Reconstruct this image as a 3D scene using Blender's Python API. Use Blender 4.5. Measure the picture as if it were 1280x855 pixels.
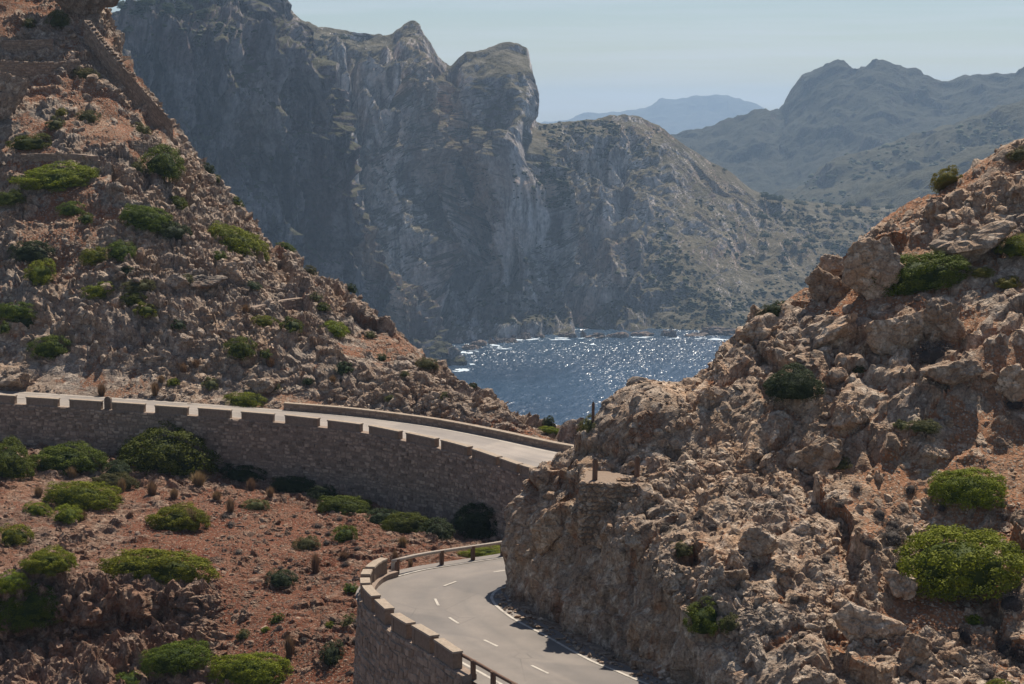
import bpy, bmesh, math, random
import numpy as np
from mathutils import Vector, Matrix
from mathutils.bvhtree import BVHTree

for o in list(bpy.data.objects):
    bpy.data.objects.remove(o)
S = bpy.context.scene
COL = S.collection
R = math.radians
random.seed(7)

# ------------------------------------------------------------------ camera
F = 2500.0                       # focal length in pixels of the 1280 wide photograph
CAMZ = 180.0                     # height above the sea
YH = 140.0                       # pixel row of the true horizon
PITCH = math.atan((427.5 - YH) / F)
cam_d = bpy.data.cameras.new('camera')
cam_d.sensor_width = 36.0
cam_d.lens = 36.0 * F / 1280.0
cam_d.clip_start = 0.5
cam_d.clip_end = 30000
cam = bpy.data.objects.new('camera', cam_d)
COL.objects.link(cam)
cam.location = (0, 0, CAMZ)
cam.rotation_euler = (math.pi / 2 - PITCH, 0, 0)
S.camera = cam

# ------------------------------------------------------------------ sky, sun, exposure
SUN_AZ, SUN_EL = R(20), R(54)    # azimuth to the right of the view direction
W = bpy.data.worlds.new('World')
S.world = W
W.use_nodes = True
nt = W.node_tree
nt.nodes.clear()
sky = nt.nodes.new('ShaderNodeTexSky')
sky.sky_type = 'NISHITA'
sky.sun_disc = False
sky.sun_elevation = SUN_EL
sky.sun_rotation = SUN_AZ
sky.altitude = 100
sky.air_density = 1.0
sky.dust_density = 0.25
sky.ozone_density = 1.6
tc = nt.nodes.new('ShaderNodeTexCoord')
mp = nt.nodes.new('ShaderNodeMapping')
mp.inputs['Scale'].default_value = (5.0, 5.0, 120.0)
mp.inputs['Rotation'].default_value = (0, R(1.2), 0)
nz = nt.nodes.new('ShaderNodeTexNoise')
nz.inputs['Scale'].default_value = 1.0
nz.inputs['Detail'].default_value = 6.0
nz.inputs['Roughness'].default_value = 0.55
rp = nt.nodes.new('ShaderNodeValToRGB')
rp.color_ramp.elements[0].position = 0.46
rp.color_ramp.elements[1].position = 0.68
rp.color_ramp.elements[0].color = (0, 0, 0, 1)
rp.color_ramp.elements[1].color = (0.36, 0.36, 0.36, 1)
mx = nt.nodes.new('ShaderNodeMix')
mx.data_type = 'RGBA'
mx.inputs[7].default_value = (11.0, 11.0, 11.0, 1)
bg = nt.nodes.new('ShaderNodeBackground')
bg.inputs['Strength'].default_value = 0.05
wo = nt.nodes.new('ShaderNodeOutputWorld')
L = nt.links.new
L(tc.outputs['Generated'], mp.inputs['Vector'])
L(mp.outputs['Vector'], nz.inputs['Vector'])
L(nz.outputs['Fac'], rp.inputs['Fac'])
L(rp.outputs['Color'], mx.inputs[0])
L(sky.outputs['Color'], mx.inputs[6])
tn = nt.nodes.new('ShaderNodeMix')
tn.data_type = 'RGBA'
tn.blend_type = 'MULTIPLY'
tn.inputs[0].default_value = 1.0
tn.inputs[7].default_value = (0.90, 0.96, 1.08, 1)
L(mx.outputs[2], tn.inputs[6])
L(tn.outputs[2], bg.inputs['Color'])
L(bg.outputs['Background'], wo.inputs['Surface'])

sun_dir = Vector((math.sin(SUN_AZ) * math.cos(SUN_EL), math.cos(SUN_AZ) * math.cos(SUN_EL), math.sin(SUN_EL)))
sd = bpy.data.lights.new('sun', 'SUN')
sd.energy = 5.0
sd.angle = R(0.53)
sd.color = (1.0, 0.91, 0.79)
so = bpy.data.objects.new('sun', sd)
COL.objects.link(so)
so.location = (0, 0, 400)
so.rotation_euler = sun_dir.to_track_quat('Z', 'Y').to_euler()

S.view_settings.view_transform = 'Standard'
S.view_settings.look = 'None'
S.view_settings.gamma = 1.0
S.view_settings.use_curve_mapping = False
S.view_settings.exposure = 0.50
S.cycles.max_bounces = 6
S.cycles.diffuse_bounces = 3
S.cycles.volume_bounces = 0
S.cycles.use_denoising = True

# ------------------------------------------------------------------ numpy noise
def _hash(ix, iy, iz, seed):
    with np.errstate(over='ignore'):
        h = (ix.astype(np.uint32) * np.uint32(374761393) + iy.astype(np.uint32) * np.uint32(668265263)
             + iz.astype(np.uint32) * np.uint32(2246822519) + np.uint32(seed * 3266489917 & 0xffffffff))
        h = (h ^ (h >> np.uint32(13))) * np.uint32(1274126177)
        h = (h ^ (h >> np.uint32(16))) * np.uint32(2654435761)
        h = h ^ (h >> np.uint32(15))
    return h

def vnoise(p, seed=0):
    """smooth value noise in -1..1, p (n,3)"""
    f = np.floor(p)
    i = f.astype(np.int64)
    t = p - f
    t = t * t * t * (t * (t * 6 - 15) + 10)
    out = 0
    for dx in (0, 1):
        wx = t[:, 0] if dx else 1 - t[:, 0]
        for dy in (0, 1):
            wy = t[:, 1] if dy else 1 - t[:, 1]
            for dz in (0, 1):
                wz = t[:, 2] if dz else 1 - t[:, 2]
                h = _hash(i[:, 0] + dx, i[:, 1] + dy, i[:, 2] + dz, seed)
                out = out + wx * wy * wz * (h / 2147483647.5 - 1.0)
    return out

def fbm(p, octv=4, gain=0.5, lac=2.03, seed=0):
    a, s, o, n = 1.0, 1.0, 0, 0
    for k in range(octv):
        o = o + a * vnoise(p * s + 17.3 * k, seed + k)
        n += a
        a *= gain
        s *= lac
    return o / n * 1.5

def ridged(p, octv=4, gain=0.5, seed=0):
    a, s, o, n = 1.0, 1.0, 0, 0
    for k in range(octv):
        o = o + a * (1 - 2.2 * np.abs(vnoise(p * s + 9.1 * k, seed + k)))
        n += a
        a *= gain
        s *= 2.07
    return o / n

def cells(p, seed=0, jitter=0.9, tilt=False):
    """cellular noise: F1, F2 and a random number per cell"""
    f = np.floor(p)
    i = f.astype(np.int64)
    n = len(p)
    f1 = np.full(n, 9.0)
    f2 = np.full(n, 9.0)
    cid = np.zeros(n)
    V = np.zeros((n, 3))
    for dx in (-1, 0, 1):
        for dy in (-1, 0, 1):
            for dz in (-1, 0, 1):
                a, b, c = i[:, 0] + dx, i[:, 1] + dy, i[:, 2] + dz
                h1 = _hash(a, b, c, seed)
                hx = (h1 & np.uint32(1023)) / 1023.0
                hy = ((h1 >> np.uint32(10)) & np.uint32(1023)) / 1023.0
                hz = ((h1 >> np.uint32(20)) & np.uint32(1023)) / 1023.0
                ex = a + 0.5 + jitter * (hx - 0.5) - p[:, 0]
                ey = b + 0.5 + jitter * (hy - 0.5) - p[:, 1]
                ez = c + 0.5 + jitter * (hz - 0.5) - p[:, 2]
                d = np.sqrt(ex * ex + ey * ey + ez * ez)
                nearer = d < f1
                f2 = np.where(nearer, f1, np.minimum(f2, d))
                cid = np.where(nearer, (h1 >> np.uint32(3)) % np.uint32(4096) / 4096.0, cid)
                f1 = np.where(nearer, d, f1)
                if tilt:
                    V[nearer, 0], V[nearer, 1], V[nearer, 2] = ex[nearer], ey[nearer], ez[nearer]
    if tilt:                      # slope across each cell, a different direction per cell
        a1 = cid * 6.2832 * 7.0
        a2 = (cid * 57.31 % 1.0) * 2 - 1
        return f1, f2, cid, V[:, 0] * np.cos(a1) + V[:, 1] * np.sin(a1) + V[:, 2] * a2
    return f1, f2, cid

def sstep(a, b, x):
    t = np.clip((x - a) / (b - a), 0, 1)
    return t * t * (3 - 2 * t)

# ------------------------------------------------------------------ photo pixel -> world
CP, SP = math.cos(PITCH), math.sin(PITCH)
def P(px, py, dist):
    a, b = (px - 640) / F, (427.5 - py) / F
    t = dist / (CP + b * SP)
    return np.array((a * t, dist, CAMZ + t * (-SP + b * CP)))

def ray_dir(px, py):
    a, b = (px - 640) / F, (427.5 - py) / F
    return Vector((a, CP + b * SP, -SP + b * CP)).normalized()

def at_height(px, py, z):
    d = ray_dir(px, py)
    t = (z - CAMZ) / d.z
    return np.array((d.x * t, d.y * t, z))

def to_px(v):
    v = np.asarray(v)
    dx, dy, dz = v[..., 0], v[..., 1], v[..., 2] - CAMZ
    fw = dy * CP - dz * SP
    up = dy * SP + dz * CP
    return 640 + F * dx / fw, 427.5 - F * up / fw

# ------------------------------------------------------------------ mesh + object helpers
def mesh_np(name, verts, faces, mat=None, attrs=None, smooth=False):
    verts = np.ascontiguousarray(verts, dtype=np.float32)
    faces = np.ascontiguousarray(faces, dtype=np.int32)
    me = bpy.data.meshes.new(name)
    k = faces.shape[1]
    me.vertices.add(len(verts))
    me.vertices.foreach_set('co', verts.ravel())
    me.loops.add(faces.size)
    me.loops.foreach_set('vertex_index', faces.ravel())
    me.polygons.add(len(faces))
    me.polygons.foreach_set('loop_start', np.arange(0, faces.size, k, dtype=np.int32))
    me.polygons.foreach_set('use_smooth', np.full(len(faces), bool(smooth)))
    me.update(calc_edges=True)
    if attrs:
        for an, av in attrs.items():
            at = me.attributes.new(an, 'FLOAT', 'POINT')
            at.data.foreach_set('value', np.ascontiguousarray(av, dtype=np.float32))
    if mat:
        me.materials.append(mat)
    return me

def obj(name, me, parent=None, **props):
    o = bpy.data.objects.new(name, me)
    COL.objects.link(o)
    if parent is not None:
        o.parent = parent
    for k, v in props.items():
        if v is not None:
            o[k] = v
    return o

def empty(name, loc, label, cat, group=None, rz=0.0):
    o = bpy.data.objects.new(name, None)
    COL.objects.link(o)
    o.location = loc
    o.rotation_euler = (0, 0, rz)
    o.empty_display_size = 0.3
    o['label'] = label
    o['category'] = cat
    if group:
        o['group'] = group
    return o

class MB:
    """collects polygons for one mesh"""
    def __init__(self):
        self.v, self.f = [], []
    def add(self, vs, fs):
        n = len(self.v)
        self.v += [tuple(map(float, p)) for p in vs]
        self.f += [tuple(i + n for i in f) for f in fs]
    def box8(self, c):
        """8 corners: bottom 0-3 ccw, top 4-7"""
        self.add(c, [(3, 2, 1, 0), (4, 5, 6, 7), (0, 1, 5, 4), (1, 2, 6, 5), (2, 3, 7, 6), (3, 0, 4, 7)])
    def tube(self, pts, rad, n=8, cap=True):
        pts = [Vector(p) for p in pts]
        rads = rad if hasattr(rad, '__len__') else [rad] * len(pts)
        rings = []
        for k, p in enumerate(pts):
            t = (pts[min(k + 1, len(pts) - 1)] - pts[max(k - 1, 0)]).normalized()
            a = Vector((0, 0, 1)) if abs(t.z) < 0.9 else Vector((1, 0, 0))
            u = t.cross(a).normalized()
            w = u.cross(t)
            rings.append([p + rads[k] * (math.cos(2 * math.pi * j / n) * u + math.sin(2 * math.pi * j / n) * w) for j in range(n)])
        vs = [q for r in rings for q in r]
        fs = []
        for k in range(len(pts) - 1):
            for j in range(n):
                a, b = k * n + j, k * n + (j + 1) % n
                fs.append((a, a + n, b + n, b))
        if cap:
            fs.append(tuple(range(n)))
            fs.append(tuple((len(pts) - 1) * n + j for j in reversed(range(n))))
        self.add(vs, fs)
    def mesh(self, name, mat, smooth=False):
        me = bpy.data.meshes.new(name)
        me.from_pydata(self.v, [], self.f)
        me.materials.append(mat)
        if smooth:
            me.polygons.foreach_set('use_smooth', np.full(len(me.polygons), True))
        me.update()
        return me

# ------------------------------------------------------------------ materials
class NT:
    def __init__(self, name):
        self.m = bpy.data.materials.new(name)
        self.m.use_nodes = True
        self.t = self.m.node_tree
        self.t.nodes.clear()
        self.out = self.t.nodes.new('ShaderNodeOutputMaterial')
        self.b = self.n('ShaderNodeBsdfPrincipled')
        self.l(self.b.outputs[0], self.out.inputs['Surface'])
        self.geo = self.n('ShaderNodeNewGeometry')
    def n(self, t, **kw):
        nd = self.t.nodes.new(t)
        for k, v in kw.items():
            setattr(nd, k, v)
        return nd
    def l(self, a, b):
        self.t.links.new(a, b)
    def val(self, sock, v):
        if hasattr(v, 'is_linked') or hasattr(v, 'links'):
            self.l(v, sock)
        else:
            sock.default_value = v
    def map(self, scale=(1, 1, 1), rot=(0, 0, 0), src=None):
        m = self.n('ShaderNodeMapping')
        m.inputs['Scale'].default_value = scale
        m.inputs['Rotation'].default_value = rot
        self.l(src if src is not None else self.geo.outputs['Position'], m.inputs['Vector'])
        return m.outputs[0]
    def noise(self, scale, detail=4, rough=0.55, vec=None, dist=0.0):
        nd = self.n('ShaderNodeTexNoise')
        nd.inputs['Scale'].default_value = scale
        nd.inputs['Detail'].default_value = detail
        nd.inputs['Roughness'].default_value = rough
        nd.inputs['Distortion'].default_value = dist
        self.l(vec if vec is not None else self.geo.outputs['Position'], nd.inputs['Vector'])
        return nd.outputs['Fac']
    def voro(self, scale, feature='F1', vec=None, out='Distance'):
        nd = self.n('ShaderNodeTexVoronoi', feature=feature)
        nd.inputs['Scale'].default_value = scale
        self.l(vec if vec is not None else self.geo.outputs['Position'], nd.inputs['Vector'])
        return nd.outputs[out]
    def rmap(self, x, a, b, c=0.0, d=1.0):
        nd = self.n('ShaderNodeMapRange')
        self.l(x, nd.inputs['Value'])
        for i, v in zip((1, 2, 3, 4), (a, b, c, d)):
            nd.inputs[i].default_value = v
        return nd.outputs[0]
    def mix(self, fac, a, b, blend='MIX'):
        nd = self.n('ShaderNodeMix', data_type='RGBA', blend_type=blend)
        self.val(nd.inputs[0], fac)
        for s, v in ((nd.inputs[6], a), (nd.inputs[7], b)):
            if isinstance(v, tuple):
                s.default_value = (*v, 1) if len(v) == 3 else v
            else:
                self.l(v, s)
        return nd.outputs[2]
    def math(self, op, a, b=0.0, clamp=False):
        nd = self.n('ShaderNodeMath', operation=op, use_clamp=clamp)
        self.val(nd.inputs[0], a)
        self.val(nd.inputs[1], b)
        return nd.outputs[0]
    def attr(self, name):
        nd = self.n('ShaderNodeAttribute')
        nd.attribute_name = name
        return nd.outputs['Fac']
    def hsv(self, col, h=0.5, s=1.0, v=1.0):
        nd = self.n('ShaderNodeHueSaturation')
        self.val(nd.inputs['Hue'], h)
        self.val(nd.inputs['Saturation'], s)
        self.val(nd.inputs['Value'], v)
        self.l(col, nd.inputs['Color'])
        return nd.outputs[0]
    def bump(self, h, strength=0.5, dist=0.1, prev=None):
        nd = self.n('ShaderNodeBump')
        nd.inputs['Strength'].default_value = strength
        nd.inputs['Distance'].default_value = dist
        self.l(h, nd.inputs['Height'])
        if prev is not None:
            self.l(prev, nd.inputs['Normal'])
        return nd.outputs[0]
    def done(self, col, rough=0.9, normal=None, spec=0.3):
        self.val(self.b.inputs['Base Color'], col if not isinstance(col, tuple) else (*col, 1))
        self.val(self.b.inputs['Roughness'], rough)
        self.b.inputs['Specular IOR Level'].default_value = spec
        if normal is not None:
            self.l(normal, self.b.inputs['Normal'])
        return self.m

def mat_ground(name, cool, warm, pale, soil, stain, sc=1.0, stain_amt=0.6, per_object=False, streaks=False):
    t = NT(name)
    n1 = t.noise(0.23 * sc, 5, 0.6)
    n2 = t.noise(1.7 * sc, 6, 0.65)
    n3 = t.noise(8.0 * sc, 6, 0.75)
    tint = t.attr('tint')
    c = t.mix(t.rmap(n1, 0.36, 0.62), cool, warm)
    c = t.mix(t.rmap(n2, 0.48, 0.66), c, pale)
    c = t.mix(t.math('MULTIPLY', t.rmap(t.noise(0.6 * sc, 5, 0.7, dist=0.6), 0.56, 0.70), stain_amt), c, stain)
    # dark lichen freckles
    c = t.mix(t.math('MULTIPLY', t.rmap(t.noise(3.1 * sc, 5, 0.7), 0.60, 0.76), 0.45), c, tuple(x * 0.36 for x in cool))
    if per_object:
        oi = t.n('ShaderNodeObjectInfo')
        rv = t.rmap(oi.outputs['Random'], 0, 1, 0.75, 1.25)
    else:
        rv = t.rmap(tint, 0, 1, 0.72, 1.25)
    if streaks:
        nx = t.n('ShaderNodeSeparateXYZ')
        t.l(t.geo.outputs['Normal'], nx.inputs[0])
        steep = t.rmap(nx.outputs['Z'], 0.65, 0.25)
        sv = t.map((1.5, 1.5, 0.22))
        s1 = t.noise(1.0, 5, 0.65, sv, 0.5)
        s2 = t.noise(0.55, 5, 0.65, sv, 0.8)
        c = t.mix(t.math('MULTIPLY', steep, t.rmap(s1, 0.52, 0.66, 0, 0.75)), c, (0.36, 0.29, 0.22))
        c = t.mix(t.math('MULTIPLY', steep, t.rmap(s2, 0.52, 0.64, 0, 0.8)), c, (0.27, 0.13, 0.07))
        c = t.mix(t.math('MULTIPLY', steep, t.rmap(s1, 0.46, 0.36, 0, 0.7)), c, (0.10, 0.08, 0.066))
    sn = t.math('ADD', t.attr('soil'), t.rmap(t.noise(1.3 * sc, 5, 0.7), 0.3, 0.7, -0.35, 0.35))
    soilc = t.mix(t.rmap(t.noise(0.35 * sc, 4), 0.35, 0.65), soil, tuple(a * 0.5 + b * 0.5 for a, b in zip(soil, warm)))
    pv = t.n('ShaderNodeTexVoronoi')
    pv.inputs['Scale'].default_value = 6.5 * sc
    t.l(t.geo.outputs['Position'], pv.inputs['Vector'])
    peb = pv.outputs['Distance']
    pebc = t.n('ShaderNodeSeparateColor')
    t.l(pv.outputs['Color'], pebc.inputs[0])
    pcol = t.mix(pebc.outputs[0], tuple(0.6 * x for x in cool), tuple(0.5 * a + 0.5 * b for a, b in zip(warm, pale)))
    pm = t.math('MULTIPLY', t.rmap(peb, 0.46, 0.40), t.rmap(pebc.outputs[1], 0.35, 0.45))
    soilc = t.mix(pm, soilc, pcol)
    c = t.hsv(c, v=rv)
    c = t.mix(t.rmap(sn, 0.35, 0.65), c, soilc)
    c = t.hsv(c, v=t.rmap(n3, 0.32, 0.68, 0.55, 1.38))
    dv = t.n('ShaderNodeVectorMath', operation='ADD')
    nzv = t.n('ShaderNodeTexNoise')
    nzv.inputs['Scale'].default_value = 1.4 * sc
    nzv.inputs['Detail'].default_value = 3
    t.l(t.geo.outputs['Position'], nzv.inputs['Vector'])
    sclv = t.n('ShaderNodeVectorMath', operation='SCALE')
    sclv.inputs['Scale'].default_value = 0.55 / sc
    t.l(nzv.outputs['Color'], sclv.inputs[0])
    t.l(t.geo.outputs['Position'], dv.inputs[0])
    t.l(sclv.outputs[0], dv.inputs[1])
    fr1 = t.rmap(t.voro(1.5 * sc, 'DISTANCE_TO_EDGE', dv.outputs[0]), 0.0, 0.07)
    c = t.mix(t.math('MULTIPLY', t.math('SUBTRACT', 1.0, fr1), 0.22), c, tuple(x * 0.45 for x in warm))
    b = t.bump(fr1, 0.55, 0.18 / sc)
    b = t.bump(n2, 0.35, 0.2 / sc, b)
    b = t.bump(n3, 1.0, 0.12 / sc, b)
    b = t.bump(t.rmap(peb, 0.5, 0.0), 0.5, 0.06 / sc, b)
    return t.done(c, 0.92, b, 0.2)

M = {}
M['rock_left'] = mat_ground('rock_left', (0.255, 0.207, 0.168), (0.33, 0.225, 0.15), (0.53, 0.425, 0.325), (0.24, 0.096, 0.045), (0.28, 0.135, 0.072))
M['rock_right'] = mat_ground('rock_right', (0.325, 0.250, 0.190), (0.42, 0.275, 0.172), (0.66, 0.53, 0.40), (0.31, 0.130, 0.058), (0.33, 0.15, 0.07), stain_amt=0.5, streaks=True)
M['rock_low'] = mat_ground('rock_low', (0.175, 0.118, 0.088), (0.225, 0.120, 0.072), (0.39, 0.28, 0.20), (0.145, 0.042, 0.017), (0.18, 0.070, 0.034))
M['stone_l'] = mat_ground('stone_l', (0.255, 0.207, 0.168), (0.33, 0.225, 0.15), (0.53, 0.425, 0.325), (0.24, 0.096, 0.045), (0.28, 0.135, 0.072), per_object=True)
M['stone_r'] = mat_ground('stone_r', (0.325, 0.250, 0.190), (0.42, 0.275, 0.172), (0.66, 0.53, 0.40), (0.31, 0.130, 0.058), (0.33, 0.15, 0.07), per_object=True)
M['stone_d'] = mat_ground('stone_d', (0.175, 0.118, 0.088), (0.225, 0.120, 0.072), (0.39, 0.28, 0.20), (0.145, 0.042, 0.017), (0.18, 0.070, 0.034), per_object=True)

def mat_cliff(name, base, pale, warm, green, gamt, sc=1.0):
    t = NT(name)
    v = t.map((0.075 * sc, 0.075 * sc, 0.017 * sc))
    streak = t.noise(1.0, 7, 0.68, v, 0.7)
    v2 = t.map((0.02 * sc, 0.02 * sc, 0.008 * sc), (0.2, 0.1, 0))
    big = t.noise(1.0, 5, 0.6, v2, 0.6)
    blot = t.noise(0.012 * sc, 6, 0.62)
    fine = t.noise(0.28 * sc, 6, 0.72)
    c = t.mix(t.rmap(streak, 0.45, 0.58), base, pale)
    c = t.mix(t.rmap(big, 0.50, 0.40, 0, 0.6), c, tuple(x * 0.75 for x in base))
    c = t.mix(t.rmap(big, 0.54, 0.66, 0, 0.6), c, pale)
    c = t.mix(t.rmap(blot, 0.50, 0.62, 0, 0.5), c, warm)
    c = t.hsv(c, v=t.rmap(fine, 0.3, 0.7, 0.45, 1.5))
    c = t.mix(t.math('MULTIPLY', t.attr('warm'), 0.85, True), c, t.hsv(t.mix(t.rmap(streak, 0.4, 0.6), (0.42, 0.255, 0.16), (0.66, 0.47, 0.33)), v=t.rmap(fine, 0.3, 0.7, 0.7, 1.3)))  # warm attribute: tan rock, and sunlight painted into the rock colour
    nz_ = t.n('ShaderNodeSeparateXYZ')
    t.l(t.geo.outputs['True Normal'], nz_.inputs[0])
    g = t.math('ADD', t.rmap(nz_.outputs['Z'], 0.25, 0.8, -0.15, 0.5), t.math('MULTIPLY', t.noise(0.05 * sc, 6, 0.7), gamt))
    c = t.mix(t.rmap(g, 0.42, 0.56, 0, 0.85), c, green)
    b = t.bump(streak, 0.8, 6.0 / sc)
    b = t.bump(fine, 1.0, 2.5 / sc, b)
    return t.done(c, 0.95, b, 0.1)

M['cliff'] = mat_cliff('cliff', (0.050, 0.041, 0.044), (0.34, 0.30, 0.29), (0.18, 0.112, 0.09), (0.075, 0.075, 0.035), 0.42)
M['headland'] = mat_cliff('headland', (0.165, 0.142, 0.132), (0.68, 0.615, 0.565), (0.42, 0.28, 0.205), (0.085, 0.075, 0.036), 0.60)  # paler than the near cliff: distance haze put into the base colour
M['mountain'] = mat_cliff('mountain', (0.055, 0.048, 0.038), (0.12, 0.10, 0.078), (0.13, 0.09, 0.062), (0.026, 0.030, 0.015), 0.75, 1.1)
M['brown_hill'] = mat_cliff('brown_hill', (0.12, 0.095, 0.07), (0.22, 0.18, 0.14), (0.20, 0.145, 0.10), (0.055, 0.055, 0.026), 0.62, 1.1)

# ------------------------------------------------------------------ lattice terrain
def catmull(Pt, ns):
    """Pt (k,...) control points, ns list of subdivisions per segment -> resampled along axis 0"""
    k = len(Pt)
    out = []
    for i in range(k - 1):
        p0 = Pt[i - 1] if i > 0 else 2 * Pt[0] - Pt[1]
        p1, p2 = Pt[i], Pt[i + 1]
        p3 = Pt[i + 2] if i + 2 < k else 2 * Pt[-1] - Pt[-2]
        m = ns[i]
        t = (np.arange(m) / m).reshape((m,) + (1,) * (Pt.ndim - 1))
        c = 0.5 * (2 * p1 + 0.8 * (p2 - p0) * t + (2 * p0 - 5 * p1 + 4 * p2 - p3 + 0) * 0 * t)
        # cardinal spline with reduced tension
        tau = 0.4
        m1, m2 = tau * (p2 - p0), tau * (p3 - p1)
        t2, t3 = t * t, t * t * t
        c = (2 * t3 - 3 * t2 + 1) * p1 + (t3 - 2 * t2 + t) * m1 + (-2 * t3 + 3 * t2) * p2 + (t3 - t2) * m2
        out.append(c)
    out.append(Pt[-1:])
    return np.concatenate(out, 0)

def sheet(rows, res, max_seg=400, rmul=None, cmul=None):
    """rows: (r,c,3) control lattice. Returns grid (nr,nc,3) at about res spacing"""
    G = np.asarray(rows, float)
    lr = np.linalg.norm(np.diff(G, axis=0), axis=2).mean(1)
    lc = np.linalg.norm(np.diff(G, axis=1), axis=2).mean(0)
    nr = [int(min(max_seg, max(2, math.ceil(x / res)))) for x in lr]
    nc = [int(min(max_seg, max(2, math.ceil(x / res)))) for x in lc]
    if rmul:                      # coarser where the sheet turns away out of sight
        nr = [max(2, int(a * b)) for a, b in zip(nr, rmul)]
    if cmul:
        nc = [max(2, int(a * b)) for a, b in zip(nc, cmul)]
    A = catmull(G, nr)
    B = catmull(np.swapaxes(A, 0, 1), nc)
    return np.swapaxes(B, 0, 1)

def grid_normals(G):
    du = np.gradient(G, axis=1)
    dv = np.gradient(G, axis=0)
    n = np.cross(du, dv)
    n /= np.linalg.norm(n, axis=2, keepdims=True) + 1e-9
    return n

def grid_faces(nr, nc):
    i = np.arange(nr * nc).reshape(nr, nc)
    return np.stack([i[:-1, :-1], i[:-1, 1:], i[1:, 1:], i[1:, :-1]], -1).reshape(-1, 4)

def grid_bvh(G, step=1):
    g = G[::step, ::step]
    nr, nc = g.shape[:2]
    return BVHTree.FromPolygons([tuple(p) for p in g.reshape(-1, 3)], grid_faces(nr, nc).tolist())

# ================================================================== far setting: sea, cliffs, mountains
def mat_sea():
    t = NT('sea_water')
    v1 = t.map((1.0, 0.55, 1.0), (0, 0, R(25)))
    w3 = t.noise(1.3, 3, 0.6, v1, 0.4)
    b = t.bump(w3, 0.6, 0.35)
    c = t.mix(t.rmap(t.noise(0.006, 4), 0.4, 0.6), (0.006, 0.027, 0.058), (0.010, 0.038, 0.076))
    t.b.inputs['IOR'].default_value = 1.33
    return t.done(c, 0.25, b, 0.5)
M['sea'] = mat_sea()
def sea_grid(xs, ys, amp):
    X, Y = np.meshgrid(xs, ys)
    p = np.stack([X.ravel(), Y.ravel(), np.zeros(X.size)], 1)
    q = p * np.array((1.0, 0.62, 1.0))
    rot = np.array(((0.94, 0.34, 0), (-0.34, 0.94, 0), (0, 0, 1)))
    q = q @ rot
    gust = 0.55 + 0.75 * sstep(-0.35, 0.45, fbm(p * np.array((0.012, 0.006, 1)), 3, seed=701))
    h = 0.55 * vnoise(q / 7.5, 702) + 0.34 * vnoise(q / 3.1, 703) * gust + 0.22 * vnoise(q / 0.95, 704) * gust
    p[:, 2] = h * amp * 1.0
    return p, grid_faces(len(ys), len(xs))
xs = np.concatenate([[-5500, -2500, -900, -220], np.arange(-60, 190, 0.6), [320, 900, 2500, 5500]])
ys = np.concatenate([[-200, 300, 700, 950], np.arange(1140, 1660, 1.25), [1780, 2100, 3000, 5000, 8500, 12500]])
pv_, fv_ = sea_grid(xs, ys, 1.0)
edge_ = (pv_[:, 0] < -59.7) | (pv_[:, 0] > 189) | (pv_[:, 1] < 1140.5) | (pv_[:, 1] > 1658)
pv_[edge_, 2] = 0
obj('sea', mesh_np('sea', pv_, fv_, M['sea']), kind='structure')

BV = {}
BASE_N = {}
def terrain(name, G, mat, disp, attrs=None, bvh_step=1, smooth=False, kind='structure', parent=None):
    n = grid_normals(G)
    nr, nc = G.shape[:2]
    p = G.reshape(-1, 3)
    d, at = disp(p, n.reshape(-1, 3), nr, nc)
    if d.ndim == 1:
        d = n.reshape(-1, 3) * d[:, None]
    q = p + d
    me = mesh_np(name, q, grid_faces(nr, nc), mat, at, smooth)
    o = obj(name, me, parent, kind=kind)
    Q = q.reshape(nr, nc, 3)
    if bvh_step:
        BV[o.name] = grid_bvh(Q, bvh_step)
        BASE_N[o.name] = BVHTree.FromPolygons([tuple(v) for v in G[::8, ::8].reshape(-1, 3)], grid_faces(*G[::8, ::8].shape[:2]).tolist())
    return o, Q

def cliff_disp(amp, sc, edge=None, seed=0, fold=1.0, clefts=(), warm_sunlit_box=None):
    def f(p, n, nr, nc):
        q = p * np.array((1, 1, 0.32)) * sc
        w = np.stack([fbm(p * sc * 1.2, 2, seed=seed + 50 + k) for k in range(3)], 1) * 0.35
        a = ridged(q + w, 5, 0.55, seed) - 0.35
        rib = ridged(p * np.array((1, 1, 0.10)) * sc * 1.7 + w, 3, 0.5, seed + 31) - 0.3
        a = a + 0.7 * rib
        f1, f2, cid = cells((p * np.array((1, 1, 0.45)) * sc * 3.2) + w * 2, seed + 9)
        blk = np.clip((f2 - f1) * 1.6, 0, 1) * 0.5 + cid * 0.5
        fine = fbm(p * sc * 9, 4, 0.6, seed=seed + 20)
        d = amp * (a * 0.95 * fold + blk * 0.42 + fine * 0.22)
        if clefts:
            px, py = to_px(p)
            wob = 5 * fbm(np.stack([py * 0.02, py * 0.0, px * 0.0], 1) + seed, 3, seed=seed)
            for xs_, ys_, wd_, dp_ in clefts:
                cx = np.interp(py, ys_, xs_) + wob
                on = sstep(ys_[0] - 12, ys_[0] + 5, py) * sstep(ys_[-1] + 40, ys_[-1] - 10, py)
                t_ = (px - cx) / wd_
                d = d + on * (dp_ * np.exp(-t_ * t_) - 0.45 * dp_ * np.exp(-((t_ + 1.9) / 1.1) ** 2))
        if edge is not None:
            d = d * edge(nr, nc)
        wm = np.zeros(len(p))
        if warm_sunlit_box:
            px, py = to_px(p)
            for (cx, cy, sx, sy, ang, am) in warm_sunlit_box:
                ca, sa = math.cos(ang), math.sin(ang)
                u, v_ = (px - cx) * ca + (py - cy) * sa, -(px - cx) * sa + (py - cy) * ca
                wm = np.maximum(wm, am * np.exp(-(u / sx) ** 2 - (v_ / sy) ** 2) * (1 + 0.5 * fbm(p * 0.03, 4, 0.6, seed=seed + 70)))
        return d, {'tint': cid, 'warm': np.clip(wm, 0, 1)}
    return f

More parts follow.
